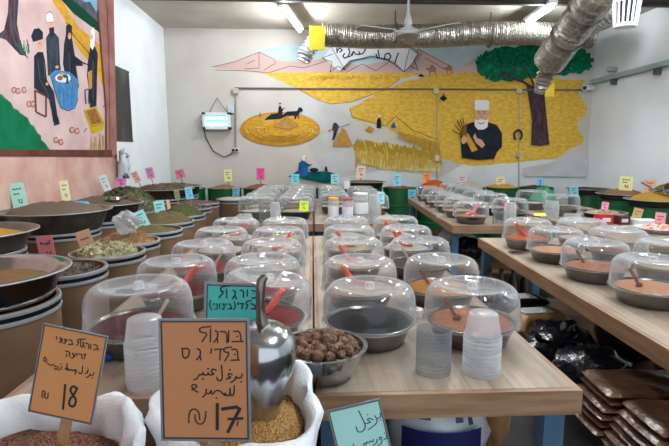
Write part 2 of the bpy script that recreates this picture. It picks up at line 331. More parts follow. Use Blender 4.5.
poly(Pp['gold'], [(464, 136), (468, 133), (478, 150), (472, 152)])
for dx, dy in ((-12, -14), (-9, -18), (-6, -19), (-3, -20), (-14, -8), (0, -15)): line(Pp['strawd'], [(466, 138), (466 + dx * .6, 138 + dy * .6), (466 + dx, 138 + dy)], 1.1)
poly(Pp['skin'], [(461, 139), (464, 135), (467, 138), (466, 143), (462, 144)]); poly(Pp['skin'], [(473, 137), (475, 133), (477, 138), (482, 140), (485, 145), (482, 148), (476, 143)])
# tree
poly(Pp['trunk'], [(526, 84), (534, 86), (546, 86), (545, 100), (547, 120), (549.5, 144), (541, 146), (531, 145), (532, 120), (529, 100), (528, 94)])
poly(Pp['leaf'], rag([(476, 64), (480, 54), (494, 49), (505, 46), (530, 45), (570, 46), (586, 50), (594, 58), (590, 68), (576, 73), (560, 75), (540, 78), (510, 82), (492, 81), (482, 76)], 2.2, 5))
for i in range(150):
    x, y = random.uniform(482, 588), random.uniform(48, 76)
    if y < 78 - abs(x - 535) * .12: poly(Pp['leaf2'], [(x, y), (x + random.uniform(1, 3), y - 1.2), (x + random.uniform(2, 4), y + 1), (x + 1, y + 1.6)])
for l, w in (([(536, 90), (524, 82), (512, 78), (500, 70)], 2.2), ([(536, 90), (530, 76), (520, 62)], 2), ([(540, 90), (552, 76), (566, 70)], 1.8), ([(524, 82), (514, 68), (510, 60)], 1.2), ([(512, 78), (496, 76)], 1)): line(Pp['trunk'], l, w)
poly(Pp['lgrey'], [(522, 168), (545, 164), (570, 156), (585, 150), (586, 177), (524, 176)])
# welcome ribbon
poly(Pp['white'], [(323, 58), (333, 45), (345, 48), (375, 43), (408, 48), (418, 54), (405, 72), (395, 62), (375, 56), (350, 60), (340, 71)])
for l in ([(330, 45), (345, 70), (338, 66), (330, 72), (332, 62), (322, 58), (333, 54)], [(345, 70), (352, 62), (370, 56), (388, 60), (404, 72)], [(345, 47), (330, 45)], [(404, 72), (410, 46), (418, 54), (414, 60), (418, 70), (410, 66), (404, 72)]): line(Pp['dk'], l, .6)
zz = lambda pts, s, ox, oy: [(ox + x / s, oy + y / s) for x, y in pts]
for l in ([(427, 197), (420, 215), (412, 240)], [(372, 206), (388, 198), (398, 212), (388, 226), (372, 222), (374, 208)], [(374, 224), (352, 218), (346, 186)], [(346, 222), (338, 202)], [(300, 178), (288, 200), (276, 204), (270, 192)], [(276, 204), (258, 204), (250, 192), (244, 210)], [(250, 192), (238, 212), (226, 214), (236, 198), (230, 180)], [(226, 214), (214, 220), (208, 210), (216, 200)], [(206, 188), (196, 178), (186, 190)], [(206, 188), (194, 196)], [(186, 200), (184, 178)]):
    line(Pp['dk'], zz(l, 3.935, 290, 2.5), 1.3)
# woman at the griddle
poly(Pp['teal'], [(288, 177), (297, 171), (310, 172), (327, 171), (339, 175), (333, 183), (318, 182), (300, 178)])
poly(Pp['blue'], [(298, 172), (299, 163), (302, 160.5), (306, 162), (308, 166), (308, 175), (303, 177), (299, 176)]); poly(Pp['teal'], [(304, 162), (310, 164.5), (313, 164), (309, 167)]); poly(Pp['turban'], ell(304.5, 158, 2.3, 3, 10)); poly(Pp['skin'], ell(305.8, 158, 1.1, 1.8, 8))
poly(Pp['dk'], ell(314, 170, 4.5, 2.2, 14)); poly(Pp['dk'], [(324.5, 171), (325, 167.5), (326, 165.5), (327, 167.5), (328, 171)])
o = g.build('wall_mural', ms, smooth=False); tag(o, 'harvest mural painted on the back wall, wheat fields, tree and bearded man', 'mural')

# ---- painting on the pink end of the left wall
mp = lambda x, y, o: ax(x, y, PX + o)
g, ms, poly, line = painter(mp)
poly(Pp['pgrd'], [(-60, -60), (110, -60), (110, 153), (-60, 153)])
poly(Pp['gold'], [(48, -6), (66, 22), (76, 46), (94, 68), (108, 98), (108, 52), (78, 26), (58, -6)])
poly(Pp['dgreen'], [(56, -6), (74, 14), (104, 36), (104, 26), (86, 8), (70, -8)])
poly(Pp['mdark'], [(64, -6), (78, 4), (100, 24), (102, 30), (103, 16), (92, 0), (80, -10)])
poly(Pp['skyb'], [(74, -10), (84, 2), (90, 2), (98, 14), (103, 18), (108, -20)])
line(Pp['dgreen'], [(66, 22), (74, 36), (88, 52), (90, 58)], .8)
poly(Pp['trunk'], [(9, -20), (8, 12), (4, 30), (-4, 36), (6, 40), (20, 55), (27, 56), (21, 44), (17, 24), (18, 8), (20, -20)])
for i in range(12): x = 20 + random.uniform(0, 10); line(Pp['green'], [(x, 52 + random.uniform(-2, 2)), (x - 1 + random.uniform(-2, 2), 42 + random.uniform(-3, 3))], .8)
poly(Pp['green'], rag([(-60, 60), (-10, 88), (5, 98), (18, 110), (28, 118), (36, 130), (44, 142), (52, 153), (-60, 153)], 1.2))
# seated man
poly(Pp['dk'], [(34, 56), (38, 52), (43, 52), (45, 60), (47, 80), (54, 92), (57, 112), (58, 120), (53, 122), (50, 100), (40, 92), (34, 88)]); poly(Pp['dk'], [(53, 118), (58, 116), (60, 124), (54, 126)])
poly(Pp['skin'], ell(40, 44.5, 3, 5, 12)); poly(Pp['dk'], [(31, 36), (34, 29), (39, 28), (43, 32), (43, 39), (37, 41), (33, 42)])
line(Pp['beam'], [(35, 90), (36, 112), (46, 117), (46, 96), (36, 91)], 2); poly(Pp['skin'], ell(47, 84, 1.5, 1.6, 8))
# turbaned man
poly(Pp['robe'], [(46, 38), (49, 33), (55, 33), (59, 38), (60, 62), (61, 70), (48, 76), (47, 60)]); poly(Pp['skin'], ell(51, 24, 2.8, 5, 12)); poly(Pp['dk'], [(49, 28), (54, 27), (54.5, 35), (51.5, 38), (49.5, 35)]); poly(Pp['turban'], [(46.5, 21), (46.5, 14), (49, 11), (52, 13), (53.6, 21), (50, 22)]); line(Pp['redp'], [(46.8, 13.5), (49.5, 11.3), (52.5, 13.5)], .9)
# man in dark robe
poly(Pp['dk'], [(64, 44), (66, 34), (72, 38), (75, 56), (83, 62), (83, 66), (76, 66), (79, 86), (76, 98), (66, 80), (63, 64)]); poly(Pp['dk'], [(66, 38), (66, 26), (69, 23.5), (72, 26), (72, 42), (69, 46)]); poly(Pp['skin'], ell(69.5, 36, 1.7, 3.4, 10)); poly(Pp['skin'], ell(83.5, 63.5, 1.6, 1.2, 8))
# woman
poly(Pp['dk'], [(88, 60), (90, 48), (95, 46), (98, 54), (97, 80), (96.5, 106), (90, 108), (89, 90), (87, 76)]); poly(Pp['turban'], [(90, 46), (91, 30), (93, 27), (95, 30), (94.5, 46), (92.5, 50)]); poly(Pp['skin'], ell(91.8, 37, 1, 3, 8)); poly(Pp['skin'], ell(86.5, 64.5, 1.8, 1.2, 8)); poly(Pp['pile'], [(88, 72), (92, 70), (92, 88), (89, 90)])
# round table
poly(Pp['cloth'], [(50, 74), (56, 70), (70, 72), (78, 80), (78, 100), (74, 108), (68, 111), (61, 108), (56, 96)]); line(Pp['dk'], [(50, 74), (57, 98), (61, 108), (68, 111), (75, 108), (78, 98)], .7)
poly(Pp['white'], ell(63, 78, 8, 4.5, 14)); poly(Pp['redp'], ell(60, 78, 3, 2.6, 10)); poly(Pp['green'], ell(65, 76, 2.5, 2, 10)); poly(Pp['gold'], ell(62, 74, 2, 1.5, 8)); poly(Pp['dk'], [(66, 84), (66.5, 76), (68, 76), (68.5, 84)])
for x in (60, 64, 68, 72): line(Pp['blue'], [(x - 1, 88), (x, 107)], .5)
for l in ([(52, 42), (51, 60), (50, 72)], [(57, 44), (57, 66)], [(38, 60), (40, 80), (48, 94), (52, 112)], [(44, 62), (45, 78)], [(69, 52), (70, 72), (73, 90)], [(93, 60), (93, 100)]): line(Pp['fold'], l, .7)
for l in ([(47, 50), (50, 62), (57, 66)], [(59, 46), (59, 60), (56, 68)]): line(Pp['dk'], l, .8)
poly(Pp['skin'], ell(57, 67, 1.8, 1.6, 8)); line(Pp['dk'], [(80, 62), (86, 64)], 1.6); line(Pp['dk'], [(91, 60), (87, 65)], 1.6)
for x, y in ((39.4, 43.6), (50.4, 22.6), (69, 34.6)): line(Pp['line'], [(x - 1.2, y), (x + 1.4, y - .1)], .6)
for l in ([(6, 30), (-2, 40), (-8, 42)], [(14, 40), (20, 50), (28, 58)], [(10, 10), (11, 30), (16, 46)], [(15, 0), (14, 24), (20, 44)]): line(Pp['fold'], l, 1.1)
# crate and chair
poly(Pp['crate'], [(84, 110), (96, 106), (104, 122), (103, 130), (92, 134), (86, 118)]); poly(Pp['nuts'], [(86, 111), (95, 108), (102, 122), (92, 125)]); line(Pp['strawd'], [(84, 110), (92, 127), (104, 122)], .8)
line(Pp['dk'], [(86, 104), (85, 90), (89, 89), (89, 104)], 1); line(Pp['dk'], [(87, 128), (84, 132)], .8); line(Pp['dk'], [(105, 105), (103, 107)], .8)
for i in range(10): x = 90 + i * 1.6; line(Pp['straw'], [(x, 153), (x + random.uniform(-2, 2), 134 + random.uniform(0, 8))], .7)
for x, y in ((14, 90), (18, 91), (24, 90), (29, 104), (33, 104), (72, 130), (77, 131), (56, 140), (61, 142)):
    poly(Pp['stone'], ell(x, y, 2.2, 2.8, 10)); line(Pp['line'], ell(x, y, 2.2, 2.8, 11), .8)
poly(Pp['pillar'], [(93, -60), (112.5, -60), (117, 157), (105, 157), (106, 110), (102, 60), (98, 10)]); poly(Pp['beam'], [(-60, 149), (112, 150), (112, 157), (-60, 156)]); line(Pp['beam'], [(98, 10), (102, 60), (106, 110), (106, 150)], 1.6); line(Pp['beam'], [(106, -20), (109, 60), (110, 150)], .8)
o = g.build('wall_mural', ms, smooth=False); tag(o, 'mural on the pink side wall, four people round a blue table under a tree', 'mural')
MC['pinkbeam'] = None

# ------------------------------------------------------------------ things on the walls
def slabx(x, y0, y1, z0, z1, th, name, mat): g = Geo(); g.box((x + th / 2, (y0 + y1) / 2, (z0 + z1) / 2), (th, y1 - y0, z1 - z0)); return g.build(name, mat)
a, b_, c_ = ax(113, 64, XL + .01), ax(128.5, 72, XL + .01), ax(128.5, 141, XL + .01)
o = slabx(XL + .003, a.y - .1, b_.y, c_.z, b_.z, .012, 'hanging_canvas', M['bronze']); tag(o, 'dark unframed canvas hanging on white wall beside the pink mural wall', 'picture')
g = Geo(); g.tube([(XL + .012, a.y - .1, b_.z), (XL + .012, b_.y + .01, b_.z)], .009); g.tube([(XL + .012, a.y - .1, c_.z), (XL + .012, b_.y + .01, c_.z)], .009); g.build('hanging_rod', M['black'], o)
# electrical conduit with drops, boxes
def yw(px, py, d=.02): return tuple(ay(px, py, YB - d))
root = empty('electrical_conduit', yw(235, 88), label='thin grey wiring conduit crossing the back wall with three drops', cat='conduit'); inv = Matrix.Translation(-Vector(root.location))
def rel(pts): return [tuple(Vector(p) - Vector(root.location)) for p in pts]
g = Geo(); g.tube(rel([yw(235, 88), yw(586, 90)]), .014); g.build('horizontal_pipe', P('conduit', '6c6258', .6), root)
for px, py in ((236, 152), (437, 180), (519, 196)):
    g = Geo(); g.tube(rel([yw(px, 90), yw(px, py)]), .009 if px > 300 else .016); g.build('drop_pipe', P('conduit2', '8d8578' if 0 else 'a29a8c', .6), root)
for px in (236, 436, 519):
    g = Geo(); p = rel([yw(px, 91, .03)])[0]; g.box(p, (.09, .055, .09)); g.build('junction_box', P('box plastic', 'bdb3a0', .5), root, smooth=False)
p = rel([yw(236, 150, .03)])[0]; g = Geo(); g.box(p, (.1, .05, .07)); q = g.build('wall_socket', M['white'], root, smooth=False); g = Geo(); g.ball((p[0] - .04, p[1] - .03, p[2]), .025); g.ball((p[0] + .02, p[1] - .03, p[2]), .025); g.build('plug', M['black'], q)
p = rel([yw(437, 158, .03)])[0]; g = Geo(); g.box(p, (.07, .05, .1)); g.build('wall_socket', P('socket pink', 'c9b3ab'), root, smooth=False)
p = rel([yw(518, 155, .03)])[0]; g = Geo(); g.box(p, (.06, .05, .07)); g.build('wall_socket', M['grey'], root, smooth=False)
# insect lamp
p = Vector(yw(217, 121, .09)); root = empty('insect_lamp', p, label='small white electric insect killer lamp glowing on the back wall', cat='insect killer')
g = Geo(); w, h = .47, .28
g.box((0, .05, 0), (w, .02, h)); g.box((0, 0, h / 2 - .02), (w, .12, .04)); g.box((0, 0, -h / 2 + .02), (w, .12, .04)); g.box((-w / 2 + .025, 0, 0), (.05, .12, h)); g.box((w / 2 - .025, 0, 0), (.05, .12, h)); g.build('housing', M['white'], root, smooth=False)
for z in (.05, -.055):
    g = Geo(); g.tube([(-w / 2 + .05, .02, z), (w / 2 - .05, .02, z)], .018); g.build('lamp_tube', P('uv tube', 'b0f5ea', .4, emit=2.2), root)
g = Geo()
for i in range(15): g.tube([(-w / 2 + .06 + i * .025, -.04, -h / 2 + .04), (-w / 2 + .06 + i * .025, -.04, h / 2 - .04)], .0025, 5)
for z in (0, .09, -.09): g.tube([(-w / 2 + .05, -.04, z), (w / 2 - .05, -.04, z)], .004, 5)
g.build('guard_grid', P('guard', '2f7f7a', .5), root)
g = Geo(); g.tube([(-.13, .05, h / 2), (0, .075, h / 2 + .25), (.17, .05, h / 2)], .006, 5); g.build('hanging_wire', M['black'], root)
g = Geo(); rp = [tuple(Vector(yw(x, y, .02)) - p) for x, y in ((203, 116), (202, 123), (206, 138), (213, 151), (224, 157), (231, 154), (234, 150))]; g.tube(rp, .008, 6); g.build('power_cord', M['black'], root)
g = Geo(); g.box((0, 0, 0), (.1, .03, .14)); o = g.build('wall_switch', P('switch box', 'c3ccd2'), loc=yw(231, 109, .017), smooth=False); tag(o, 'pale blue grey switch box on back wall beside the insect killer', 'switch')
# horseshoe
g = Geo(); p = Vector(yw(518, 135, .025)); g.tube([(.07 * cos(t), 0, .085 * sin(t)) for t in [(-.35 + i * .12) * PI - .0 for i in range(15)]], .02, 8); o = g.build('hanging_horseshoe', M['black'], loc=p); tag(o, 'black iron horseshoe hung on the wall conduit beside painted tree', 'horseshoe')
# security camera
p = Vector(yw(588, 88, .12)); root = empty('security_camera', p, label='small white security camera in the corner above the wall rail', cat='camera')
g = Geo(); g.tube([(-.1, -.08, -.01), (.08, .02, .01)], .05, 14); g.build('body', M['white'], root); g = Geo(); g.tube([(-.112, -.088, -.012), (-.1, -.08, -.01)], .034, 14); g.build('lens', M['black'], root); g = Geo(); g.tube([(.05, 0, 0), (.14, .1, .03)], .02); g.build('wall_mount', M['white'], root)
# rail on the right wall
a, b_ = ax(592, 83, XR - .06), ax(690, 60, XR - .06); zr = ax(640, 72, XR - .06).z
root = empty('wall_rail', (XR, b_.y, zr), label='galvanised metal trunking rail running along the white side wall', cat='rail')
L_ = a.y - b_.y + .5; g = Geo(); g.box((-.06, L_ / 2 - .5, 0), (.09, L_, .012)); g.box((-.1, L_ / 2 - .5, .03), (.012, L_, .07)); g.build('channel', M['rail'], root, smooth=False)
for yy in (.9, 1.9, 2.9):
    g = Geo(); g.box((-.05, yy - .3, -.05), (.09, .05, .09)); g.build('bracket', P('bracket', '59656a', .5, .5), root, smooth=False)
p = ax(613, 72, XR - .05); g = Geo(); g.tube([(0, 0, 0), (-.12, -.03, .0)], .045, 14); g.ball((-.13, -.03, 0), .04); o = g.build('wall_mounted_spotlight', M['grey'], loc=(XR - .01, p.y, p.z + .04)); tag(o, 'tiny grey spotlight on white wall just above the metal rail', 'spotlight')
# plastic bag hanging at the end of the pink wall
# ------------------------------------------------------------------ ceiling
def tubelight(loc, rz, label, L=1.2):
    root = empty('ceiling_light', loc, rz, label, 'ceiling light', 'fluorescent ceiling lights')
    g = Geo(); g.box((0, 0, .05), (.11, L + .08, .05)); g.build('batten', M['white'], root, smooth=False)
    g = Geo(); g.tube([(0, -L / 2, 0), (0, L / 2, 0)], .028, 12); g.build('lamp_tube', M['tube'], root)
    for y in (-.5, .5):
        g = Geo(); g.tube([(0, y, .07), (0, y, CH - loc[2])], .008, 6); g.build('hanging_rod', M['grey'], root)
    return root
zt = 3.33
p1, p2 = az(282, 6, zt), az(301, 32, zt); tubelight((p1 + p2) / 2, -math.atan2(p2.x - p1.x, p2.y - p1.y), 'lit fluorescent tube hanging from the ceiling before the ribbon of the mural', 1.15)
p1, p2 = az(551, 7, zt), az(528, 23, zt); tubelight((p1 + p2) / 2, -math.atan2(p2.x - p1.x, p2.y - p1.y), 'lit fluorescent tube on the ceiling behind the silver duct', .85)
for x, y, t in ((-.4, 3.6, 'over the covered bowls of the first tables'), (3.0, 3.6, 'over the table by the white side wall'), (1.3, 3.6, 'over the gap between the table rows'), (1.3, .6, 'over the shop front aisle')):  # extra tubes added out of view to light the tables and aisle
    tubelight((x, y, zt), 0, 'added unseen fluorescent tube on the ceiling ' + t)

def ringed(g, pts, r, amp, pitch, n=18):
    out = []; rr = []
    for a, b in zip(pts, pts[1:]):
        a, b = Vector(a), Vector(b); k = max(2, int((b - a).length / pitch * 2))
        for i in range(k): out.append(a.lerp(b, i / k)); rr.append(r + (amp if (len(rr) % 2) else -amp) + random.uniform(-amp, amp) * .7)
    out.append(Vector(pts[-1])); rr.append(r); g.tube(out, rr, n)
yd = 7.35
root = empty('ventilation_duct', ay(450, 45, yd), label='long crinkled silver duct hanging along the ceiling before the back mural', cat='duct'); O = Vector(root.location)
g = Geo(); ringed(g, [ay(x, y, yd) - O for x, y in ((322, 35), (370, 37), (430, 36), (480, 33), (530, 33), (592, 37))], .165, .006, .03); g.build('hose', M['alu'], root)
g = Geo(); ringed(g, [ay(x, y, yd - .1) - O for x, y in ((321, 37), (313, 43), (307, 52), (303, 62))], .1, .012, .05); g.build('outlet_hose', P('outlet foil', 'd3d6d8', .3, .8), root)
g = Geo(); c = ay(317, 38, yd - .25) - O; g.box(c, (.22, .03, .32)); g.build('tag', M['yellow'], root, smooth=False)
for px in (395, 490):
    g = Geo(); c = ay(px, 35, yd) - O; g.tube([c + Vector((-.01, 0, 0)), c + Vector((.01, 0, 0))], .18, 20); g.build('clamp', M['steel_dark'], root)
    g = Geo(); g.tube([c, (c.x, c.y, CH - O.z)], .008, 6); g.build('hanging_rod', M['black'], root)
# nearer sloping duct
root = empty('ventilation_duct', ay(570, 50, 5.4), label='thick silver duct sloping down from the ceiling in front of the painted tree', cat='duct'); O = Vector(root.location)
A, B, D = ay(601, -10, 4.9), ay(549, 62, 5.9), ay(541, 92, 6.1)
g = Geo(); ringed(g, [A - O, ay(575, 26, 5.4) - O, B - O], .185, .004, .05); g.build('hose', M['alu'], root)
g = Geo(); ringed(g, [B - O - Vector((0, 0, -.03)), D - O], .085, .012, .05); g.build('outlet_hose', P('outlet brown', '8f877c', .4, .7), root)
g = Geo(); c = ay(550, 86, 6.0) - O; g.box(c, (.11, .02, .26)); g.build('tag', M['yellow'], root, smooth=False)
for t in (.25, .6):
    c = (A - O).lerp(B - O, t); d = (B - A).normalized() * .012; g = Geo(); g.tube([c - d, c + d], .197, 20); g.build('clamp', M['steel_dark'], root)
# second hose at the upper corner
root = empty('ventilation_duct', ay(590, 20, 6.6), label='silver branch duct in the ceiling corner behind the sloping duct', cat='duct'); O = Vector(root.location)
g = Geo(); ringed(g, [ay(566, 40, 7.0) - O, ay(592, 22, 6.7) - O, ay(622, 4, 6.4) - O], .16, .008, .05); g.build('hose', M['alu'], root)
# slotted white lamp
p = az(626, 5, 3.0); p = ay(626, 14, 4.6)
root = empty('pendant_vent', p, label='white slotted plastic extractor cowl hanging from the ceiling near side wall', cat='vent')
g = Geo(); g.lathe([(.085, -.12), (.095, -.12), (.1, -.09), (.085, -.085)], 24, closed=True); g.lathe([(.105, .1), (.118, .1), (.118, .13), (.105, .13)], 24, closed=True)
for i in range(16):
    a = 2 * PI * i / 16; g.tube([(.093 * cos(a), .093 * sin(a), -.1), (.112 * cos(a), .112 * sin(a), .11)], .011, 6)
g.lathe([(0, -.118), (.088, -.118), (.088, -.112), (0, -.112)], 24); g.build('grille', M['white'], root)
g = Geo(); g.lathe([(.07, -.1), (.085, .12), (0, .12)], 20); g.build('core', P('dark core', '2a2a35', .5), root)
g = Geo(); g.tube([(0, 0, .12), (0, 0, CH - p.z)], .1, 20); g.build('hanging_pipe', P('cream pipe', 'c8b98f', .5), root)
# ceiling fan
p = ay(408, 31, 5.6); root = empty('ceiling_fan', p, label='grey three-blade ceiling fan on a rod below the dark beam', cat='fan')
g = Geo(); g.lathe([(0, .08), (.03, .08), (.05, .04), (.11, .01), (.13, -.02), (.12, -.05), (.05, -.06), (0, -.06)], 24); g.build('motor', P('fan grey', '8f9092', .4), root)
g = Geo(); g.tube([(0, 0, .06), (0, 0, CH - p.z)], .014, 10); g.lathe([(.03, .05), (.045, .08), (.03, .14), (.015, .2)], 16); g.build('hanging_rod', P('fan grey', ''), root)
for a in (-.75, -.75 + 2 * PI / 3, -.75 + 4 * PI / 3):
    g = Geo(); g.tube([(.1, 0, -.02), (.19, 0, -.015)], .018, 6); R = Matrix.Rotation(a, 4, 'Z') @ Matrix.Rotation(.16, 4, 'X')
    prof = [(.18, -.045), (.55, -.07), (.6, -.055), (.62, 0), (.6, .055), (.55, .07), (.18, .045)]
    g.slab([(x, y, -.02) for x, y in prof], (0, 0, 1), .008); o = g.build('blade', P('fan blade', '9a968e', .5), root); o.matrix_local = R

# ------------------------------------------------------------------ tables
TH = .80
def table(cx, y0, y1, w, rz, label, shelf=True, ang=0):
    """front-left corner fixed by the caller; local x across, y along"""
    root = empty('market_table', (cx, y0, 0), rz, label, 'table', 'wooden market tables'); l = y1 - y0
    e = .018
    g = Geo(); g.box((0, l / 2, TH - .0325), (w - 2 * e, l - 2 * e, .065)); g.build('tabletop', M['wood'], root, smooth=False)
    g = Geo(); g.box((0, e / 2, TH - .0365), (w, e, .071)); g.box((0, l - e / 2, TH - .0365), (w, e, .071)); g.box((-w / 2 + e / 2, l / 2, TH - .0365), (e, l - 2 * e, .071)); g.box((w / 2 - e / 2, l / 2, TH - .0365), (e, l - 2 * e, .071)); g.build('edging', M['pine'], root, smooth=False)
    hl = TH - .073
    for x in (-w / 2 + .045, w / 2 - .045):
        for y in (.085, l - .085):
            g = Geo(); g.box((x, y, hl / 2), (.06, .06, hl)); g.build('leg', M['blue'], root, smooth=False)
    if shelf:
        g = Geo(); g.box((0, l / 2, .34), (w - .2, l - .26, .03)); g.build('shelf', M['pine_dark'], root, smooth=False)
        g = Geo()
        for x in (-w / 2 + .085, w / 2 - .085): g.box((x, l / 2, .327), (.03, l - .2, .05))
        g.build('shelf_rail', M['blue'], root, smooth=False)
    return root
RZ = -math.atan(.045)
table(-.4175, 1.235, 3.78, .83, 0, 'wooden table nearest the pink wall, two rows of covered bowls on it')
table(.375, 1.225, 3.78, .74, 0, 'wooden table beside the stacked clear cups, bowl of dried brown nuts on its corner')
rn = table(1.17 + .411, .95, 3.62, .84, RZ, 'wooden table with long brown side edge, brown packs piled on its lower shelf')
table(-.40, 4.42, 6.95, .80, 0, 'wooden table behind the nut table, tightly packed covered bowls and a lime card')
table(.42, 4.42, 6.95, .80, 0, 'wooden table carrying jars with yellow and red lids')
table(1.26 + .43, 4.24, 6.9, .86, RZ, 'wooden table before the bearded man of the mural, blue grey legs')
table(2.75, 3.35, 6.0, .95, RZ, 'wooden table near the white side wall, dark nut tray on it')
TN = {'A': 'pink wall table', 'B': 'nut bowl table', 'R': 'brown edged table', 'A2': 'packed back table', 'B2': 'jar table', 'R2': 'bearded man table', 'S': 'side wall table'}

# ------------------------------------------------------------------ bowls, covers, scoops
def jitter_prof(prof, n=40): return prof
g = Geo(); g.lathe([(0, 0), (.116, 0), (.122, .004), (.135, .038), (.148, .070), (.1535, .071), (.1545, .076), (.150, .077), (.146, .0745), (.132, .039), (.118, .007), (0, .004)], 44)
bowl0 = g.build('steel_bowl', M['steel'], loc=(0, 0, -5)); bowl0['category'] = 'bowl'
g = Geo(); outer = [(.162, 0), (.162, .004), (.158, .007), (.157, .03), (.1555, .066), (.152, .091), (.1465, .106), (.137, .118), (.126, .1245), (.117, .126), (.109, .1245), (.099, .119), (.085, .1135), (.05, .1105), (0, .1095)]
inner = [(max(r - .0025, 0), z - .0025) for r, z in outer[2:]][::-1]
g.lathe(outer + inner + [(.151, .0)], 52, closed=True)
cover0 = g.build('plastic_cover', M['cover'], loc=(0, 0, -5), ang=1.2); cover0['category'] = 'food cover'
g = Geo(); g.lathe([(0, .110), (.018, .110), (.0155, .116), (.0145, .130), (.0125, .1325), (0, .133)], 18); g.build('knob', M['cover_end'], cover0)
def jit_heap(amp):
    ph = [random.uniform(0, 6) for _ in range(4)]
    return lambda k, a, r, z: (r, z + (amp * (sin(2 * a + ph[0]) * .5 + sin(3 * a + ph[1] + k) * .3 + sin(5 * a + k * 2) * .2) if z > .06 and r < .14 else 0))
conts = []
for h, off in ((.006, 0), (.012, .3), (.0, 1)):
    g = Geo(); g.lathe([(0, .0055), (.114, .0085), (.129, .038), (.1425, .068), (.125, .071 + h * .2), (.1, .071 + h * .7), (.07, .071 + h), (.035, .071 + h * 1.2), (0, .071 + h * 1.3)], 36, jit=jit_heap(.004))
    o = g.build('bowl_filling', G['red'], loc=(0, 0, -5), ang=2); o['category'] = 'filling'; o['kind'] = 'stuff'; conts.append(o)
# scoop standing in the filling: blade down, handle leaning on the cover
g = Geo(); g.tube([(0, 0, .012), (.028, 0, .05), (.055, 0, .092)], [.013, .0125, .011], 8); scoop_h = g
g.build
scoop0 = g.build('scoop', M['orange'], loc=(0, 0, -5)); scoop0['category'] = 'scoop'; scoop0.data.materials
g = Geo(); vs = []
for i in range(7):
    a = PI * i / 6; vs.append([(-.02 - .045 * t, .026 * cos(a) * (1 - .15 * t), .016 - .026 * sin(a) * .8 - .004 * t) for t in (0, .33, .66, 1)])
V = [p for r in vs for p in r]; V2 = [(x, y * .9, z + .003) for x, y, z in V]
n = len(V); fs = []
for i in range(6):
    for j in range(3): a = i * 4 + j; fs.append((a, a + 1, a + 5, a + 4)); fs.append((n + a, n + a + 4, n + a + 5, n + a + 1))
for j in range(3): fs += [(j, n + j, n + j + 1, j + 1), (24 + j, 24 + j + 1, n + 24 + j + 1, n + 24 + j)]
for i in range(6): a = i * 4; fs += [(a, a + 4, n + a + 4, n + a), (a + 3, n + a + 3, n + a + 7, a + 7)]
g.add(V + V2, fs); g.tube([(-.022, 0, .0), (.002, 0, .014)], .009, 6); g.build('scoop_blade', M['orange'], scoop0)
stick0 = Geo(); stick0.box((0, 0, .05), (.012, .004, .13)); stick0.ball((0, 0, -.005), .016, sq=(1, .3, 1.1)); stick0 = stick0.build('wooden_stick', M['brownp'], loc=(0, 0, -5)); stick0['category'] = 'stirring stick'
FN = dict(red='deep red flakes', brick='brick red powder', pinkred='pinkish red powder', black='black seeds', peach='peach powder', salt='pink brown salt', corn='yellow orange corn', dark='dark grains', orange='orange powder', cream='cream grains', white='pale grains', brown='brown grains')
def station(tb, x, y, fill, scoop, row, side, s=1.0, sang=0.0, tilt=None, pan=None, z=TH):
    """one bowl with its filling, its cover and what sticks in it; each lies in or on the next, so each is a thing"""
    where = f"{ORD[row]} from front, {side}, {TN[tb]}"
    rz = random.uniform(0, 6.28); base = z + .0005
    b = dup(bowl0, (x, y, base), (0, 0, rz), f"round {'black pan' if pan else 'steel bowl'} of {FN[fill]}, {where}", 'bowls under clear covers', s)
    if pan: setmat(b, M['black_pan'])
    c = dup(random.choice(conts), (x, y, base), (0, 0, rz), f"{FN[fill]} filling the bowl, {where}", 'bowl fillings', s); setmat(c, G[fill])
    d = dup(cover0, (x, y, base + .0715 * s), (0, 0, rz), f"clear domed cover over {FN[fill]}, {where}", 'clear domed covers', s * 1.03)
    if tilt: d.rotation_euler = tilt[0]; d.location = Vector(d.location) + Vector(tilt[1])
    if scoop:
        col, kind = scoop
        if kind == 'scoop':
            q = dup(scoop0, (x + .025 * cos(sang), y + .025 * sin(sang), base + .084 * s), (0, 0, sang), f"{col} plastic scoop under cover, {where}", 'plastic scoops', 1.0, M[{'orange': 'orange', 'pink': 'pinkp', 'grey': 'grey', 'beige': 'beige'}[col]])
        else:
            q = dup(stick0, (x + .05 * cos(sang), y + .05 * sin(sang), base + .080 * s), (0, .55, sang), f"{col} flat stick in the filling, {where}", 'flat sticks', (1, 1, .75), M[{'brown': 'brownp', 'beige': 'beige'}[col]])
O_, K_, B_, G_, E_ = ('orange', 'scoop'), ('pink', 'scoop'), ('brown', 'stick'), ('grey', 'scoop'), ('beige', 'stick')
wl, ns = 'wall column', 'gap column'
ROW = [0, 1.60, 2.03, 2.49, 2.93, 3.36]
station('A', -.585, 1.60, 'red', ('beige', 'stick'), 1, wl, 1.08, .0)
station('A', -.575, 2.02, 'brick', O_, 2, wl, 1.02, .15)
station('A', -.555, 2.44, 'pinkred', E_, 3, wl, 1, .1)
station('A', -.55, 2.90, 'white', None, 4, wl, 1, .2)
station('A', -.53, 3.32, 'white', K_, 5, wl, 1, 0)
station('A', -.185, 1.665, 'pinkred', O_, 1, ns, 1, -.2, tilt=((.0, .16, 0), (0.012, 0, .022)))
station('A', -.215, 2.03, 'pinkred', E_, 2, ns, 1.02, .2)
station('A', -.21, 2.46, 'white', E_, 3, ns, 1, .3)
station('A', -.205, 2.88, 'white', O_, 4, ns, 1, .35)
station('A', -.19, 3.30, 'cream', None, 5, ns)
for i, (x, y, f, sc, a) in enumerate([(.195, 1.615, 'black', None, 0), (.2, 2.02, 'peach', O_, 2.9), (.215, 2.49, 'cream', K_, 3.3), (.225, 2.93, 'cream', K_, 3.1), (.24, 3.36, 'white', None, 0)]):
    station('B', x, y, f, sc, i + 1, 'gap column', 1, a)
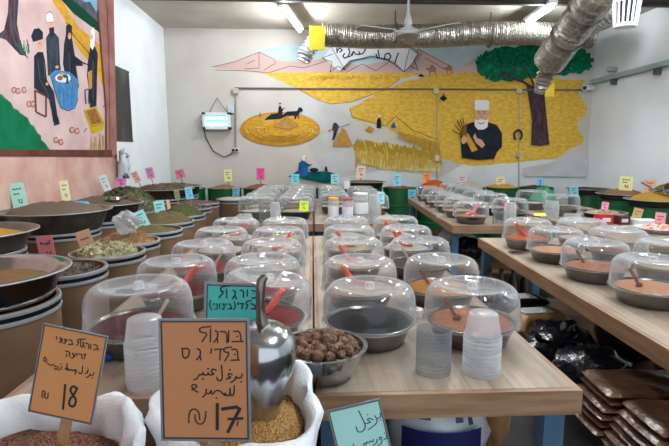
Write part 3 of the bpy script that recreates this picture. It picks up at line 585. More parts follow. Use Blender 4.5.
for i, (x, y, f, sc, a) in enumerate([(.55, 1.60, 'salt', B_, 3.0), (.555, 2.02, 'corn', B_, 3.1), (.565, 2.49, 'dark', E_, 3.2), (.575, 2.92, 'white', O_, 3.2), (.59, 3.38, 'white', O_, 3.3)]):
    station('B', x, y, f, sc, i + 1, 'aisle column', 1, a)
for i, (x, y, f, sc, a) in enumerate([(1.47, 1.98, 'peach', B_, 3.0), (1.455, 2.38, 'salt', B_, 3.0), (1.465, 2.81, 'peach', None, 3), (1.475, 3.22, 'orange', O_, 3.1)]):
    station('R', x, y, f, sc, i + 1, 'aisle column', 1.0, a)
for i, (x, y, f, sc, a) in enumerate([(1.83, 1.95, 'cream', None, 0), (1.83, 2.36, 'cream', None, 0), (1.83, 2.78, 'brown', None, 0), (1.845, 3.2, 'white', None, 0)]):
    station('R', x, y, f, sc, i + 1, 'outer column', 1.0, a)
fl = ['white', 'cream', 'brown', 'white', 'cream', 'dark']
for i in range(5):
    y = 4.84 + .425 * i
    station('A2', -.565 + .012 * i, y, fl[i], None, i + 1, wl, 1.1)
    station('A2', -.175 + .012 * i, y - .03, fl[i + 1], None, i + 1, ns, 1.1, pan=(i == 0))
for i in range(4):
    y = 5.25 + .42 * i
    station('B2', .245, y, fl[i], None, i + 1, 'gap column', 1.05)
    station('B2', .635, y - .18, fl[i + 1], None, i + 1, 'aisle column', 1.08)
for i in range(6):
    y = 4.42 + .42 * i
    station('R2', 1.475 + .045 * (y - 4.4), y, ['salt', 'peach', 'cream', 'white', 'brown', 'white'][i], K_ if i == 0 else None, i + 1, 'aisle column', 1.0, .3)
    if i: station('R2', 1.87 + .045 * (y - 4.4), y + .2, fl[i - 1], None, i + 1, 'outer column', 1.12, pan=(i == 1))
station('R2', 1.93, 4.62, 'dark', O_, 1, 'outer column', 1.05, 3.0, pan=True)
station('S', 2.62, 4.95, 'dark', B_, 1, 'beside the nut tray', 1.1, 2)
station('S', 2.55, 5.5, 'white', None, 2, 'beside the nut tray', 1.1)
for o in (bowl0, cover0, scoop0, stick0, *conts):
    for c in list(o.children): bpy.data.objects.remove(c)
    bpy.data.objects.remove(o)

# ------------------------------------------------------------------ cup stacks
def cupstack(loc, r0, r1, h, n, clear, label, top=True, s=1.0):
    """nested tubs, mouth down, with the topmost standing proud"""
    root = empty('cup_stack', loc, 0, label, 'cups', 'stacked plastic tubs'); m = M['cup_clear' if clear else 'cup_white']
    pitch = h / n
    for i in range(n):
        z = i * pitch; g = Geo()
        last = i == n - 1
        if clear: g.lathe([(r0, z + .0004), (r0 * 1.02, z + pitch * .45), (r0, z + pitch * .9), (r0 * .93, z + pitch * .92), (r0 * .93, z + .0004)], 32, closed=True)
        else:
            hh = .075 if last and top else pitch
            g.lathe([(r0 + .003, z + .0004), (r0 + .003, z + .005), (r0, z + .006), (r0 - (r0 - r1) * (hh / .075), z + hh - .004)] + ([(r1 - .006, z + hh), (0, z + hh)] if last and top else [(r1 + (r0 - r1) * (1 - hh / .075) - .003, z + hh - .004)]) + ([] if last and top else [(r0 - .004, z + .0004)]), 32, closed=not (last and top))
        g.build('tub', m, root)
    return root
def atop(px, py): return az(px, py, TH + .0005)
p = atop(148, 384); cupstack(p, .055, .045, .135, 11, False, 'tall stack of milky plastic tubs behind the orange price card reading 17')
p = atop(433, 371); cupstack(p, .052, .05, .135, 12, True, 'stack of clear round plastic lids on the front edge of the nut bowl table')
p = atop(481, 372); cupstack(p, .053, .041, .125, 10, False, 'stack of milky plastic tubs beside the clear lids, last tub standing proud')
p = atop(262, 221.5); cupstack((-.46, 4.55, TH + .0005), .045, .04, .18, 10, True, 'small grey clear cup stack in front of the packed back table')
cupstack((-.35, 4.53, TH + .0005), .05, .04, .13, 9, False, 'small milky cup stack beside the grey one on the packed back table')
cupstack((-.62, 4.5, TH + .0005), .07, .05, .03, 2, False, 'low pair of white tubs at the corner of the packed back table')
cupstack((1.545, 4.3 - .0, TH + .0005) if 0 else (1.705, 4.33, TH + .0005), .05, .045, .13, 9, True, 'clear cup stack on the corner edge of the table before the bearded man')
cupstack((1.825, 4.36, TH + .0005), .055, .045, .14, 9, False, 'milky cup stack beside an orange scoop before the bearded man')
cupstack((.585, 4.52, TH + .0005), .055, .048, .2, 13, False, 'very tall milky tub stack at the aisle corner of the jar table')
cupstack((2.40, 4.72, TH + .0005), .07, .06, .12, 7, False, 'milky tub stack in front of the covered bowl beside the nut tray')
cupstack((2.41, 4.35, TH + .0005), .085, .07, .03, 2, False, 'pair of white tubs near the nut tray by the white side wall')
for (x, y, r, h, lid, lab) in ((.20, 4.62, .052, .215, 'ffb300', 'squat clear jar with yellow lid on the jar table'), (.335, 4.6, .052, .205, 'b3202a', 'squat clear jar with red lid on the jar table'), (.47, 4.72, .08, .25, 'd5dade', 'large clear jar with pale lid beside the red lidded jar')):
    g = Geo(); g.lathe([(0, 0), (r, 0), (r, h - .025), (r * .9, h - .012), (r * .9, h - .004), (r * .86, h - .004), (r * .86, h - .012), (r * .96, h - .027), (r * .96, .004), (0, .004)], 26)
    o = tag(g.build('plastic_jar', M['cover_end'], loc=(x, y, TH + .0005)), lab, 'jar', 'jars on the jar table')
    g = Geo(); g.lathe([(0, h + .012), (r * .93, h + .012), (r * .96, h + .008), (r * .96, h - .003), (0, h - .003)], 26); g.build('lid', P('lid ' + lid, lid, .4), o)
    g = Geo(); g.lathe([(r + .0006, h * .25), (r + .0006, h * .7)], 26); g.build('paper_label', M['label_white'], o)
    g = Geo(); g.lathe([(0, .005), (r * .94, .005), (r * .94, h * .6), (0, h * .65)], 20); g.build('filling', G['cream'], o)
# blue marker, white rolls, flat scoop, steel scoops
g = Geo(); a, b_ = atop(104, 362), atop(123, 357); g.tube([(a.x, a.y, TH + .013), (b_.x, b_.y, TH + .013)], .012, 12); tag(g.build('marker_pen', P('pen blue', '1f4fb0', .4)), 'thick blue marker pen lying under the red flakes bowl', 'pen')
g = Geo(); p = atop(416, 316); g.lathe([(.028, 0), (.028, .03), (.012, .03), (.012, 0)], 20, closed=True); tag(g.build('tape_roll', M['white'], loc=p), 'small white tape roll between the black seeds and pink salt bowls', 'tape')
p = Vector((1.335, 3.035, TH + .0005)); g = Geo(); g.slab([(-.07, -.05, .001), (.02, -.045, .001), (.09, 0, .001), (.02, .045, .001), (-.07, .05, .001)], (0, 0, 1), .012); g.tube([(.08, 0, .012), (.16, .02, .02)], .008); o = g.build('metal_scoop', M['steel_bright'], loc=p, rot=(0, 0, .0)); o.scale = (.75, .75, .75); tag(o, 'flat metal scoop lying before the orange powder bowl on the brown edged table', 'scoop')
for x, y, lab in ((1.37, 5.1, 'first'), (1.42, 5.52, 'second'), (1.45, 6.2, 'third')):
    g = Geo(); g.lathe([(0, 0), (.035, 0), (.03, .04), (0, .045)], 14); tag(g.build('small_cup', M['cup_white'], loc=(x - .08, y - .25, TH + .0005)), f'small upturned white cup at the aisle edge, {lab} from the front, table before bearded man', 'cup', 'small upturned cups')

# ------------------------------------------------------------------ bowl of dried brown nuts
nb = atop(322.5, 375); nb.z = TH + .0005
g = Geo(); g.lathe([(0, 0), (.075, 0), (.085, .006), (.110, .05), (.122, .088), (.132, .092), (.133, .096), (.120, .095), (.107, .052), (.082, .010), (0, .006)], 44)
tag(g.build('steel_bowl', M['steel_bright'], loc=nb), 'shiny open steel bowl heaped with wrinkled brown nuts on the table edge', 'bowl')
g = Geo(); g.lathe([(0, .0085), (.079, .0125), (.1, .05), (.104, .06), (0, .066)], 30); tag(g.build('nut_layer', M['nut'], loc=nb), 'lower layer of brown nuts hidden inside the shiny open bowl', 'nuts', kind='stuff')
meshes = []
for k in range(5):
    g = Geo(); g.ball((0, 0, 0), .0160, 16, 10, jit=.1, sq=(1, 1, .95)); o = g.build('dried_nut', M['nut'], loc=(0, 0, -5)); meshes.append(o)
spots = []
for ring, (rr, n, z) in enumerate(((.101, 22, .080), (.074, 15, .084), (.046, 10, .087), (.018, 4, .09), (.088, 17, .100), (.060, 12, .106), (.032, 7, .110), (.006, 1, .113), (.02, 3, .121))):
    for i in range(n):
        a = 2 * PI * i / n + ring * .4; spots.append((rr * cos(a) + random.uniform(-.003, .003), rr * sin(a) + random.uniform(-.003, .003), z + random.uniform(-.003, .003)))
for k, s in enumerate(spots):
    tag(dup(random.choice(meshes), tuple(nb + Vector(s) - Vector((0, 0, .006))), tuple(random.uniform(0, 6) for _ in range(3)), scale=random.uniform(.85, 1.1)), 'round wrinkled brown dried nut heaped in the shiny open steel bowl', 'nut', 'dried nuts in the open bowl')
for o in meshes: bpy.data.objects.remove(o)

# ------------------------------------------------------------------ drums with pans along the pink wall
def heapgeo(r, h, n=40, rough=.01, depth=.04):
    g = Geo(); ph = [random.uniform(0, 6) for _ in range(3)]
    prof = [(0, -depth), (r * .97, -depth), (r, 0)] + [(r * t, h * (1 - t * t) ** .8) for t in (.9, .75, .6, .45, .3, .15)] + [(0, h)]
    g.lathe(prof, n, jit=lambda k, a, rr, z: (rr, z + (rough * (sin(2 * a + ph[0]) + .6 * sin(5 * a + ph[1] + k * 2) + random.uniform(-.5, .5)) if k > 2 else 0))); return g
def drum(x, y, r, h, mat, label, name='fibre_drum', grp='tan fibre drums along the pink wall'):
    root = empty(name, (x, y, 0), 0, label, 'drum', grp)
    g = Geo(); prof = [(0, 0), (r, 0)]
    if mat is M['green']:
        for z in (.29, .3, .31, .32, .58, .59, .60, .61): prof.append((r + (.009 if z in (.3, .31, .59, .6) else 0), z))
    prof += [(r, h - .004), (r - .012, h - .004), (r - .012, h - .1), (0, h - .1)]
    g.lathe(prof, 40); g.build('body', mat, root)
    for z in ((h - .012, h - .05) if mat is not M['green'] else (h - .008,)):
        g = Geo(); g.lathe([(r, z - .009), (r + .006, z - .009), (r + .008, z), (r + .006, z + .009), (r, z + .009)], 40); g.build('hoop', M['hoop'] if mat is not M['green'] else P('green rim', '0a3d22', .4), root)
    if mat is not M['green']:
        g = Geo(); g.lathe([(r + .001, h - .04), (r + .004, h - .039), (r + .004, h - .022), (r + .001, h - .021)], 40); g.build('dark_band', M['hoop_dark'], root)
    return root
def pan(x, y, z, r, d, mat, label, rb=None, wide=.02, name='metal_pan'):
    g = Geo(); rb = rb or r * .72; t = .006
    g.lathe([(0, 0), (rb, 0), (rb + .01, .006), (r - .02, d - .012), (r, d - .004), (r + wide, d - .002), (r + wide, d + .003), (r - .003, d + .003), (r - .026, d - .012), (rb + .004, .012), (0, .008)], 44)
    o = tag(g.build(name, mat, loc=(x, y, z)), label, 'pan', 'wide pans of dried goods')
    g = Geo(); R_ = r + wide; g.lathe([(R_ + .0035 * cos(t), d + .0005 + .0035 * sin(t)) for t in [k * PI / 4 for k in range(8)]], 44, closed=True); g.build('rim', M['hoop'], o)
    return o
def heap(x, y, z, r, h, mat, label, rough=.008, depth=.03, name='spice_heap'):
    return tag(heapgeo(r, h, rough=rough, depth=depth).build(name, mat, loc=(x, y, z), ang=3), label, 'spice', kind='stuff')
def leafheap(x, y, z, r, h, mat, label, n=900, L=.035, name='herb_heap', w=.3):
    g = heapgeo(r, h, rough=.012)
    for i in range(n):
        a = random.uniform(0, 6.283); q = r * math.sqrt(random.random()); hz = h * max(0, 1 - (q / r) ** 2) ** .8 + random.uniform(.002, .02)
        c = Vector((q * cos(a), q * sin(a), hz)); d = Vector((random.uniform(-1, 1), random.uniform(-1, 1), random.uniform(-.5, .5))).normalized() * L * random.uniform(.5, 1); s = d.cross(Vector((random.uniform(-.5, .5), random.uniform(-.5, .5), 1))).normalized() * L * w * .5
        g.add([c - d, c + s, c + d, c - s], [(0, 1, 2), (0, 2, 3)])
    return tag(g.build(name, mat, loc=(x, y, z), smooth=False), label, 'herb', kind='stuff')
herbm = P('herb mix', '3c4228', .8, col2='7b7f58', nscale=60); leafm = P('pale leaves', '8b8763', .85, col2='c9c2a0', nscale=22, ramp=(.3, .7)); twigm = P('twigs', '8a6648', .85, col2='a98560', nscale=30)
# front row
DH = .85
drum(-1.385, 2.06, .265, .83, M['fibre'], 'tan fibre drum nearest the shop front, under a shiny steel basin')
pan(-1.40, 2.06, .8305, .315, .125, M['steel_bright'], 'shiny steel basin on the nearest tan drum, nearly empty', rb=.25)
heap(-1.40, 2.06, .905, .245, .012, G['tanheap'], 'thin layer of tan grains in the shiny steel basin', depth=.05)
drum(-1.325, 2.56, .212, DH, M['fibre'], 'tan fibre drum of dark dried flakes beside the pink price card')
leafheap(-1.325, 2.56, DH - .03, .175, .015, P('dark flakes', '2e2420', .8, col2='6e6158', nscale=40), 'dark dried flakes filling the tan drum behind the steel basin', 500, .022)
drum(-1.27, 3.0, .212, DH, M['fibre'], 'tan fibre drum heaped with pale green curled leaves')
leafheap(-1.27, 3.0, DH - .015, .17, .05, leafm, 'pale green curled dried leaves heaped in a tan drum', 900, .03)
drum(-1.31, 3.44, .208, .84, M['fibre'], 'tan fibre drum of brown twigs with a white plastic bag on it')
leafheap(-1.31, 3.44, .825, .18, .06, twigm, 'brown dried twigs heaped in a tan drum beside white bag', 700, .03, w=.15)
drum(-1.30, 3.95, .225, .84, M['fibre'], 'tan fibre drum of olive seeds behind the white plastic bag')
heap(-1.30, 3.95, .825, .198, .03, G['olive'], 'olive green seeds level in the drum behind the white bag')
drum(-1.325, 4.45, .225, .84, M['fibre'], 'tan fibre drum heaped with grey green herb behind mint card')
heap(-1.325, 4.45, .825, .205, .09, G['olive'], 'grey green ground herb piled high behind the leaning mint card', .012)
drum(-1.33, 4.95, .225, .84, M['fibre'], 'tan fibre drum with mound of brown green herb and dark scoop')
heap(-1.33, 4.95, .825, .205, .1, G['herb'], 'brown green herb mound second behind the mint card', .012)
drum(-1.40, 5.55, .24, .84, M['fibre'], 'tan fibre drum with white label below the light blue card')
leafheap(-1.40, 5.55, .825, .19, .03, P('dark leaves', '39322c', .8, col2='8a8578', nscale=40), 'dark and pale dried leaves in the drum below light blue card', 400)
drum(-1.42, 6.1, .24, .84, M['fibre'], 'last tan fibre drum of the front row, before the green drums')
heap(-1.42, 6.1, .825, .22, .02, G['spice'], 'dark spice level in the last tan drum of the front row')
drum(-1.09, 6.75, .24, .83, M['fibre'], 'tan fibre drum standing alone before the two green drums')
heap(-1.09, 6.75, .815, .22, .02, G['white'], 'pale grains in the tan drum standing before the green drums')
# back row, wide pans on drums
drum(-2.02, 2.85, .30, .89, M['fibre'], 'tan fibre drum under the grey pan of yellow grain')
pan(-2.02, 2.85, .8905, .36, .11, P('dull grey pan', '77756f', .4, .7), 'grey metal pan of yellow grain at the frame edge by the pink wall', rb=.29)
heap(-2.02, 2.85, .965, .312, .05, G['yellow'], 'yellow grain heaped in the grey metal pan', depth=.03)
drum(-2.0, 3.85, .30, .86, M['fibre'], 'tan fibre drum under the broad pan of dark ground spice')
pan(-2.0, 3.85, .8605, .385, .15, M['steel_dark'], 'broad dark metal pan of brown spice with a blue scoop', rb=.3, wide=.012)
heap(-2.0, 3.85, .985, .345, .085, G['spice'], 'dark brown ground spice in the broad pan with blue scoop', depth=.02)
g = Geo(); g.lathe([(0, 0), (.03, .0), (.045, .02), (.04, .04), (0, .045)], 14, mx=Matrix.Scale(1.8, 4, (1, 0, 0))); tag(g.build('scoop', P('scoop blue', '4f8fc0', .35), loc=(-1.86, 3.92, 1.028)), 'light blue scoop lying on the dark brown spice', 'scoop')
drum(-2.02, 4.68, .30, .83, M['fibre'], 'tan fibre drum under the second broad spice pan')
pan(-2.02, 4.68, .8305, .37, .15, M['steel'], 'broad steel pan of brown spice, metal scoop resting in it', rb=.3, wide=.012)
heap(-2.02, 4.68, .955, .335, .08, G['spice'], 'brown spice in the broad pan behind the yellow card', depth=.02)
g = Geo(); g.lathe([(0, 0), (.03, 0), (.055, .03), (.045, .05), (0, .055)], 14, mx=Matrix.Scale(1.5, 4, (1, 0, 0))); g.tube([(.06, 0, .03), (.15, -.02, .05)], .012); tag(g.build('metal_scoop', M['steel_bright'], loc=(-1.83, 4.52, 1.0)), 'steel scoop resting in the second broad spice pan', 'scoop')
drum(-2.06, 5.42, .30, .86, M['fibre'], 'tan fibre drum under the tall heap of dark green leaves')
leafheap(-2.06, 5.42, .865, .32, .2, herbm, 'tall loose heap of dark green dried leaves below pink wall end', 1500, .045)
drum(-1.93, 6.3, .28, .88, M['fibre'], 'tan fibre drum under brown leaf pan in the corner')
pan(-1.93, 6.3, .8805, .38, .12, M['steel'], 'steel pan of brown leaves behind the dark green leaf heap', rb=.27)
leafheap(-1.93, 6.3, .985, .29, .06, P('brown leaves', '54463a', .8, col2='7c6a58', nscale=30), 'brown dried leaves in the pan behind the dark green heap', 700, .035)
drum(-1.96, 7.1, .29, .86, M['fibre'], 'tan fibre drum under the farthest pan by the white wall')
pan(-1.96, 7.1, .8605, .34, .12, M['steel'], 'steel pan of grey brown herbs, farthest along the white wall', rb=.28)
leafheap(-1.96, 7.1, .955, .26, .05, P('grey herbs', '5b5148', .8, col2='857a6c', nscale=30), 'grey brown herbs in the farthest pan by the white wall', 500, .03)
# white crumpled plastic bag
def crumple(name, loc, sx, sy, sz, mat, label, seed=1, amp=.25, cat='bag', neck=False, n=28, m=16, grp=None, rot=None):
    rnd = random.Random(seed); ph = [(rnd.uniform(1, 6), rnd.uniform(1, 6), rnd.uniform(0, 6)) for _ in range(7)]; g = Geo(); vs = []; fs = []
    for k in range(m + 1):
        t = PI * k / m
        for i in range(n):
            a = 2 * PI * i / n; f = 1 + amp * sum(sin(p[0] * 1.3 * t * 2 + round(p[1]) * a + p[2]) for p in ph) / 4
            x, y, z = sin(t) * cos(a), sin(t) * sin(a), -cos(t)
            z = math.copysign(abs(z) ** .8, z)
            vs.append((sx * x * f, sy * y * f, sz * (max(z * f, -.97) + .97)))
    for k in range(m):
        for i in range(n): j = (i + 1) % n; fs.append((k * n + i, k * n + j, (k + 1) * n + j, (k + 1) * n + i))
    g.add(vs, fs); o = g.build(name, mat, loc=loc, ang=.9, rot=rot); return tag(o, label, cat, grp)
crumple('plastic_bag', (-1.27, 3.33, .905), .075, .07, .07, plastic('thin white bag', 'd5dade', .35, .8, .2), 'crumpled thin white plastic bag lying on the twig drum', 3, .35)

p = ax(121, 166, XL + .09); o = crumple('hanging_bag', (XL + .13, p.y, p.z - .16), .06, .1, .17, P('printed bag', 'c2c9cf', .3, col2='2f3a48', nscale=9, ramp=(.55, .6), bump=.8, bscale=26), 'crumpled white and dark printed plastic bag hanging under the canvas', 21, .35)
# green drums along the back and along the right wall
xs = [(-2.03, 'white', .02), (-1.44, 'tanheap', .05), (-.86, 'rbulgur', .06), (-.28, 'cream', .03), (.30, 'cream', .03), (.88, 'tanheap', .05), (1.45, 'brown', .02), (2.03, 'orange', .12), (2.62, 'white', .09), (3.2, 'yellow', .05), (3.78, 'dark', .03)]
names = ['by the side wall corner, pink card', 'of tan grain with yellow card', 'of dark red grain with bright pink card', 'before the painted griddle woman', 'before the painted griddle tip', 'under the wide tan pan', 'with light blue card, standing tall', 'of orange powder with an orange card', 'of pale grain with white card', 'of yellow grain with cream card', 'under the patch of grey wall paint']
for (x, f, h), nme in zip(xs, names):
    drum(x, 8.0, .27, .88, M['green'], f'ribbed green steel drum {nme}, before the back wall', 'steel_drum', 'green steel drums')
    if f == 'tanheap' and x > 0:
        pan(x, 8.0, .8805, .32, .1, M['steel'], 'wide steel pan of tan grain on a green drum below the wheat', rb=.26); heap(x, 8.0, .96, .265, .03, G[f], f'tan grain in the wide pan before the back wall'); continue
    heap(x, 8.0, .862, .25, h + .02, G[f], f'{ {"white":"pale","tanheap":"tan","rbulgur":"dark red","cream":"cream","brown":"brown","orange":"orange","yellow":"yellow","dark":"dark"}[f]} heap in the green drum {nme}', .006)
for (x, y, f, h, d) in ((4.42, 7.55, 'dark', .0, 'farthest along the white side wall'), (4.36, 6.6, 'rbulgur', .05, 'of reddish grain by the white side wall'), (4.22, 5.75, 'yellow', .07, 'of yellow grain nearest along the white side wall')):
    drum(x, y, .285, .80, M['green'], f'ribbed green steel drum {d}', 'steel_drum', 'green steel drums')
    pan(x, y, .8005, .32, .085, M['steel'], f'wide metal pan on the green drum {d}', rb=.26)
    heap(x, y, .872, .27, .03 + h, G[{'rbulgur': 'tanheap'}.get(f, f)], f'grain heaped in the pan on the green drum {d}', .006)
# big steel scoop on the yellow grain
g = Geo(); g.lathe([(0, -.11), (.05, -.1), (.085, -.04), (.09, .04), (.08, .12), (.076, .12), (.085, .04), (0, -.1)], 22, mx=Matrix.Rotation(PI / 2 * .8, 4, 'X')); g.tube([(0, .1, -.02), (-.03, .2, .05), (-.12, .22, .1)], .013); tag(g.build('metal_scoop', M['steel_bright'], loc=(4.25, 5.68, .985)), 'large shiny steel scoop resting on yellow grain by the side wall', 'scoop')

# goods on the side table
p = az(598, 212, .86); tr = pan(2.93, 4.72, TH + .0005, .2, .06, M['black_pan'], 'dark round tray of brown nuts on the table by the white side wall', rb=.15, name='nut_tray')
heap(2.93, 4.72, TH + .045, .165, .03, P('mixed nuts', '6e5138', .8, col2='b99f80', nscale=70, voro=True, bump=1, bscale=70), 'mixed brown nuts heaped in the dark round tray', .006, .02, 'nut_heap')
for x, y, w, d, h, m, lab in ((2.68, 4.30, .13, .1, .09, M['red'], 'small red box beside the nut tray on the side table'), (2.84, 4.28, .1, .1, .08, P('dark red box', '4d1d20', .4), 'small dark box between red box and white tray on side table'), (3.02, 4.22, .2, .16, .05, M['label_white'], 'flat white packet next to the dark box on the side table')):
    g = Geo(); g.box((0, 0, h / 2), (w, d, h)); o = g.build('food_box', m, loc=(x, y, TH + .0005), smooth=False); tag(o, lab, 'box')
    g = Geo(); g.box((0, -d / 2 - .0008, h / 2), (w * .6, .0012, h * .4)); g.build('paper_label', M['label_white'], o, smooth=False)
pan(2.86, 3.82, TH + .0005, .165, .04, P('tray white', 'c9cccf', .4), 'white dish of red dried fruit on the near corner of the side table', rb=.12, name='dish')
heap(2.86, 3.82, TH + .03, .13, .03, P('red fruit', 'a8382f', .6, col2='d9b0a0', nscale=40, voro=True), 'red dried fruit in the white dish on the side table', .008, .015)
pan(3.04, 3.52, TH + .0005, .12, .06, M['steel_dark'], 'dark steel bowl beside the dish of red fruit', rb=.085)
crumple('green_bag', (3.72 - .2, 7.2, .0), .25, .25, .47, M['greenbag'], 'green net bag standing before the back drums', 11, .1)

# ------------------------------------------------------------------ sacks of bulgur at the front
def sack(x, y, r, h, fill, label, flabel, seed, dep=.07, mound=.03):
    rnd = random.Random(seed); ph = [rnd.uniform(0, 6) for _ in range(6)]
    def jit(k, a, rr, z):
        w = .022 if z > h * .6 else .012
        f = sin(2 * a + ph[0]) * .5 + sin(5 * a + ph[1] + z * 9) * .35 + sin(9 * a + ph[2] + k) * .28 + sin(14 * a + ph[3] - k * 1.7) * .18
        return rr + w * f, z + (.028 * (sin(a) - 1) if z > h * .9 else 0) + ((.010 * (sin(3 * a + ph[4]) + .7 * sin(7 * a + ph[5])) + .004 * sin(13 * a)) if z > h * .8 else 0)
    g = Geo(); prof = [(0, 0), (r * .85, 0), (r * 1.0, .06), (r * 1.06, h * .35), (r * 1.03, h * .65), (r * .98, h * .84), (r * 1.0, h * .93), (r * 1.07, h - .03), (r * 1.1, h - .005), (r * 1.07, h + .012), (r * 1.0, h + .014), (r * .94, h - .004), (r * .91, h - .03), (r * .9, h - .08), (r * .88, h - .14), (0, h - .14)]
    g.lathe(prof, 80, jit=jit); s = tag(g.build('grain_sack', M['white_cloth'], loc=(x, y, 0), ang=2), label, 'sack', 'white woven sacks')
    g = Geo(); g.lathe([(r * .9, h - dep - .01)] + [(r * .9 * t, h - dep + mound * (1 - t * t)) for t in (.97, .8, .6, .4, .2)] + [(0, h - dep + mound)], 60, jit=lambda k, a, rr, z: (rr, z + .006 * (sin(3 * a + k) + sin(5 * a - k * 2)) + rnd.uniform(-.0015, .0015)))
    f = tag(g.build('bulgur_grain', fill, loc=(x, y, 0), ang=3), flabel, 'grain', kind='stuff')
    return s
sack(-.56, .865, .20, .905, G['rbulgur'], 'white woven sack with the orange price card reading 18', 'reddish brown bulgur filling the sack under the card reading 18', 4, dep=.075, mound=.045)
sack(-.168, 1.005, .163, .935, G['bulgur'], 'white woven sack holding the big steel scoop and card reading 17', 'golden tan bulgur in the sack with the big steel scoop', 9, dep=.075, mound=.05)
sack(.245, 1.02, .15, .60, G['bulgur'], 'shorter white woven sack holding the mint green card below the table', 'tan bulgur in the sack under the mint card', 14, dep=.05)

# big steel flour scoop standing mouth-down in the grain
root_p = Vector((-.128, .99, .858))
g = Geo(); R = Matrix.Translation(root_p) @ Matrix.Rotation(.11, 4, 'Y') @ Matrix.Rotation(.05, 4, 'X')
pr = [(.044, .0), (.050, .05), (.060, .10), (.069, .145), (.0735, .172), (.0735, .190), (.069, .208), (.058, .224), (.040, .235), (.018, .2405), (0, .241)]
g.lathe(pr + [(max(r - .002, 0), z - .002) for r, z in pr[::-1]][1:] + [(.042, 0), (.044, 0)], 40, mx=R)
sc = tag(g.build('flour_scoop', M['steel_bright'], ang=1.2), 'large shiny bulbous steel scoop standing mouth-down in tan bulgur, handle up', 'scoop')
g = Geo(); hp = [R @ Vector(v) for v in ((-.004, 0, .236), (-.008, 0, .25), (-.012, -.001, .275), (-.015, 0, .31), (-.015, .003, .332), (-.008, .006, .342))]
g.tube(hp, [.016, .011, .0095, .010, .010, .007], 14); g.build('handle', M['steel'], sc, ang=1.2)

# ------------------------------------------------------------------ price cards
CARDROOT = []
def strokes(g, quad, size, lists, w, y=-.0016):
    """quad: the card's four corners in the sketch (tl, tr, br, bl); each stroke becomes an ink line on the card"""
    tl, tr, br, bl = [Vector(q) for q in quad]; W, H = size
    def uv(p):
        p = Vector(p); u = v = .5
        for _ in range(12):
            q = tl * (1 - u) * (1 - v) + tr * u * (1 - v) + br * u * v + bl * (1 - u) * v; e = p - q
            du = (tr - tl) * (1 - v) + (br - bl) * v; dv = (bl - tl) * (1 - u) + (br - tr) * u; det = du.x * dv.y - du.y * dv.x
            u += (e.x * dv.y - e.y * dv.x) / det; v += (du.x * e.y - du.y * e.x) / det
        return ((u - .5) * W, (.5 - v) * H)
    for s in lists:
        ww = w
        if isinstance(s, tuple) and isinstance(s[0], float): ww, s = s[0] * w, s[1]
        pts = [uv(p) for p in s]
        if len(pts) == 1: pts = [(pts[0][0] - ww * .4, pts[0][1]), (pts[0][0] + ww * .4, pts[0][1])]
        if len(pts) > 2:  # round the corners a little
            q = [pts[0]]
            for a, b in zip(pts, pts[1:]): q += [(a[0] * .75 + b[0] * .25, a[1] * .75 + b[1] * .25), (a[0] * .25 + b[0] * .75, a[1] * .25 + b[1] * .75)]
            pts = q + [pts[-1]]
        for k, (a, b) in enumerate(zip(pts, pts[1:])):
            dx, dz = b[0] - a[0], b[1] - a[1]; l = math.hypot(dx, dz) or 1e-6; ex, ez = dx / l * ww * .3, dz / l * ww * .3; nx, nz = -dz / l * ww / 2, dx / l * ww / 2
            a = (a[0] - ex, a[1] - ez); b = (b[0] + ex, b[1] + ez); yy = y - .00002 * (k % 3)
            g.add([(a[0] + nx, yy, a[1] + nz), (b[0] + nx, yy, b[1] + nz), (b[0] - nx, yy, b[1] - nz), (a[0] - nx, yy, a[1] - nz)], [(3, 2, 1, 0)])
def card(loc, w, h, col, rot, label, quad=None, ink=None, lw=.0022, border=None, sleeve=0.0, stick=0, stickx=0, red=None, name='price_card', lean=None):
    g = Geo(); g.box((0, 0, 0), (w, .0016, h)); o = g.build(name, P('card ' + col, col, .55), loc=loc, rot=rot, smooth=False)
    tag(o, label, 'price card', 'price cards')
    if sleeve:
        g = Geo(); e = sleeve
        for c, d in (((0, 0, h / 2 + e / 2), (w + 2 * e, .003, e)), ((0, 0, -h / 2 - e / 2), (w + 2 * e, .003, e)), ((-w / 2 - e / 2, 0, 0), (e, .003, h)), ((w / 2 + e / 2, 0, 0), (e, .003, h))): g.box(c, d)
        g.build('plastic_sleeve', M['sleeve'], o, smooth=False)
    if border:
        g = Geo(); e = border
        for c, d in (((0, -.001, h / 2 - e / 2), (w, .001, e)), ((0, -.001, -h / 2 + e / 2), (w, .001, e)), ((-w / 2 + e / 2, -.001, 0), (e, .001, h)), ((w / 2 - e / 2, -.001, 0), (e, .001, h))): g.box(c, d)
        g.build('printed_border', M['border'], o, smooth=False)
    if ink:
        big = [q for q in ink if isinstance(q, tuple) and q[0] > 1.7]
        g = Geo(); strokes(g, quad, (w, h), [q for q in ink if q not in big], lw); g.build('handwriting', M['ink'], o, smooth=False)
        if big: g = Geo(); strokes(g, quad, (w, h), big, lw); g.build('price_number', M['ink'], o, smooth=False)
    if red:
        g = Geo(); strokes(g, quad, (w, h), red, lw); g.build('red_handwriting', M['inkred'], o, smooth=False)
    if stick:
        g = Geo(); g.box((stickx, .004, -h / 2 - stick / 2 + .02), (.022 if stick > .04 and w > .1 else .012, .005, stick + .04)); g.build('stick', M['tan'], o, smooth=False)
    return o
def facing(px, py, Y, roll=0, back=0, extra=0): return (-back, roll, extra)
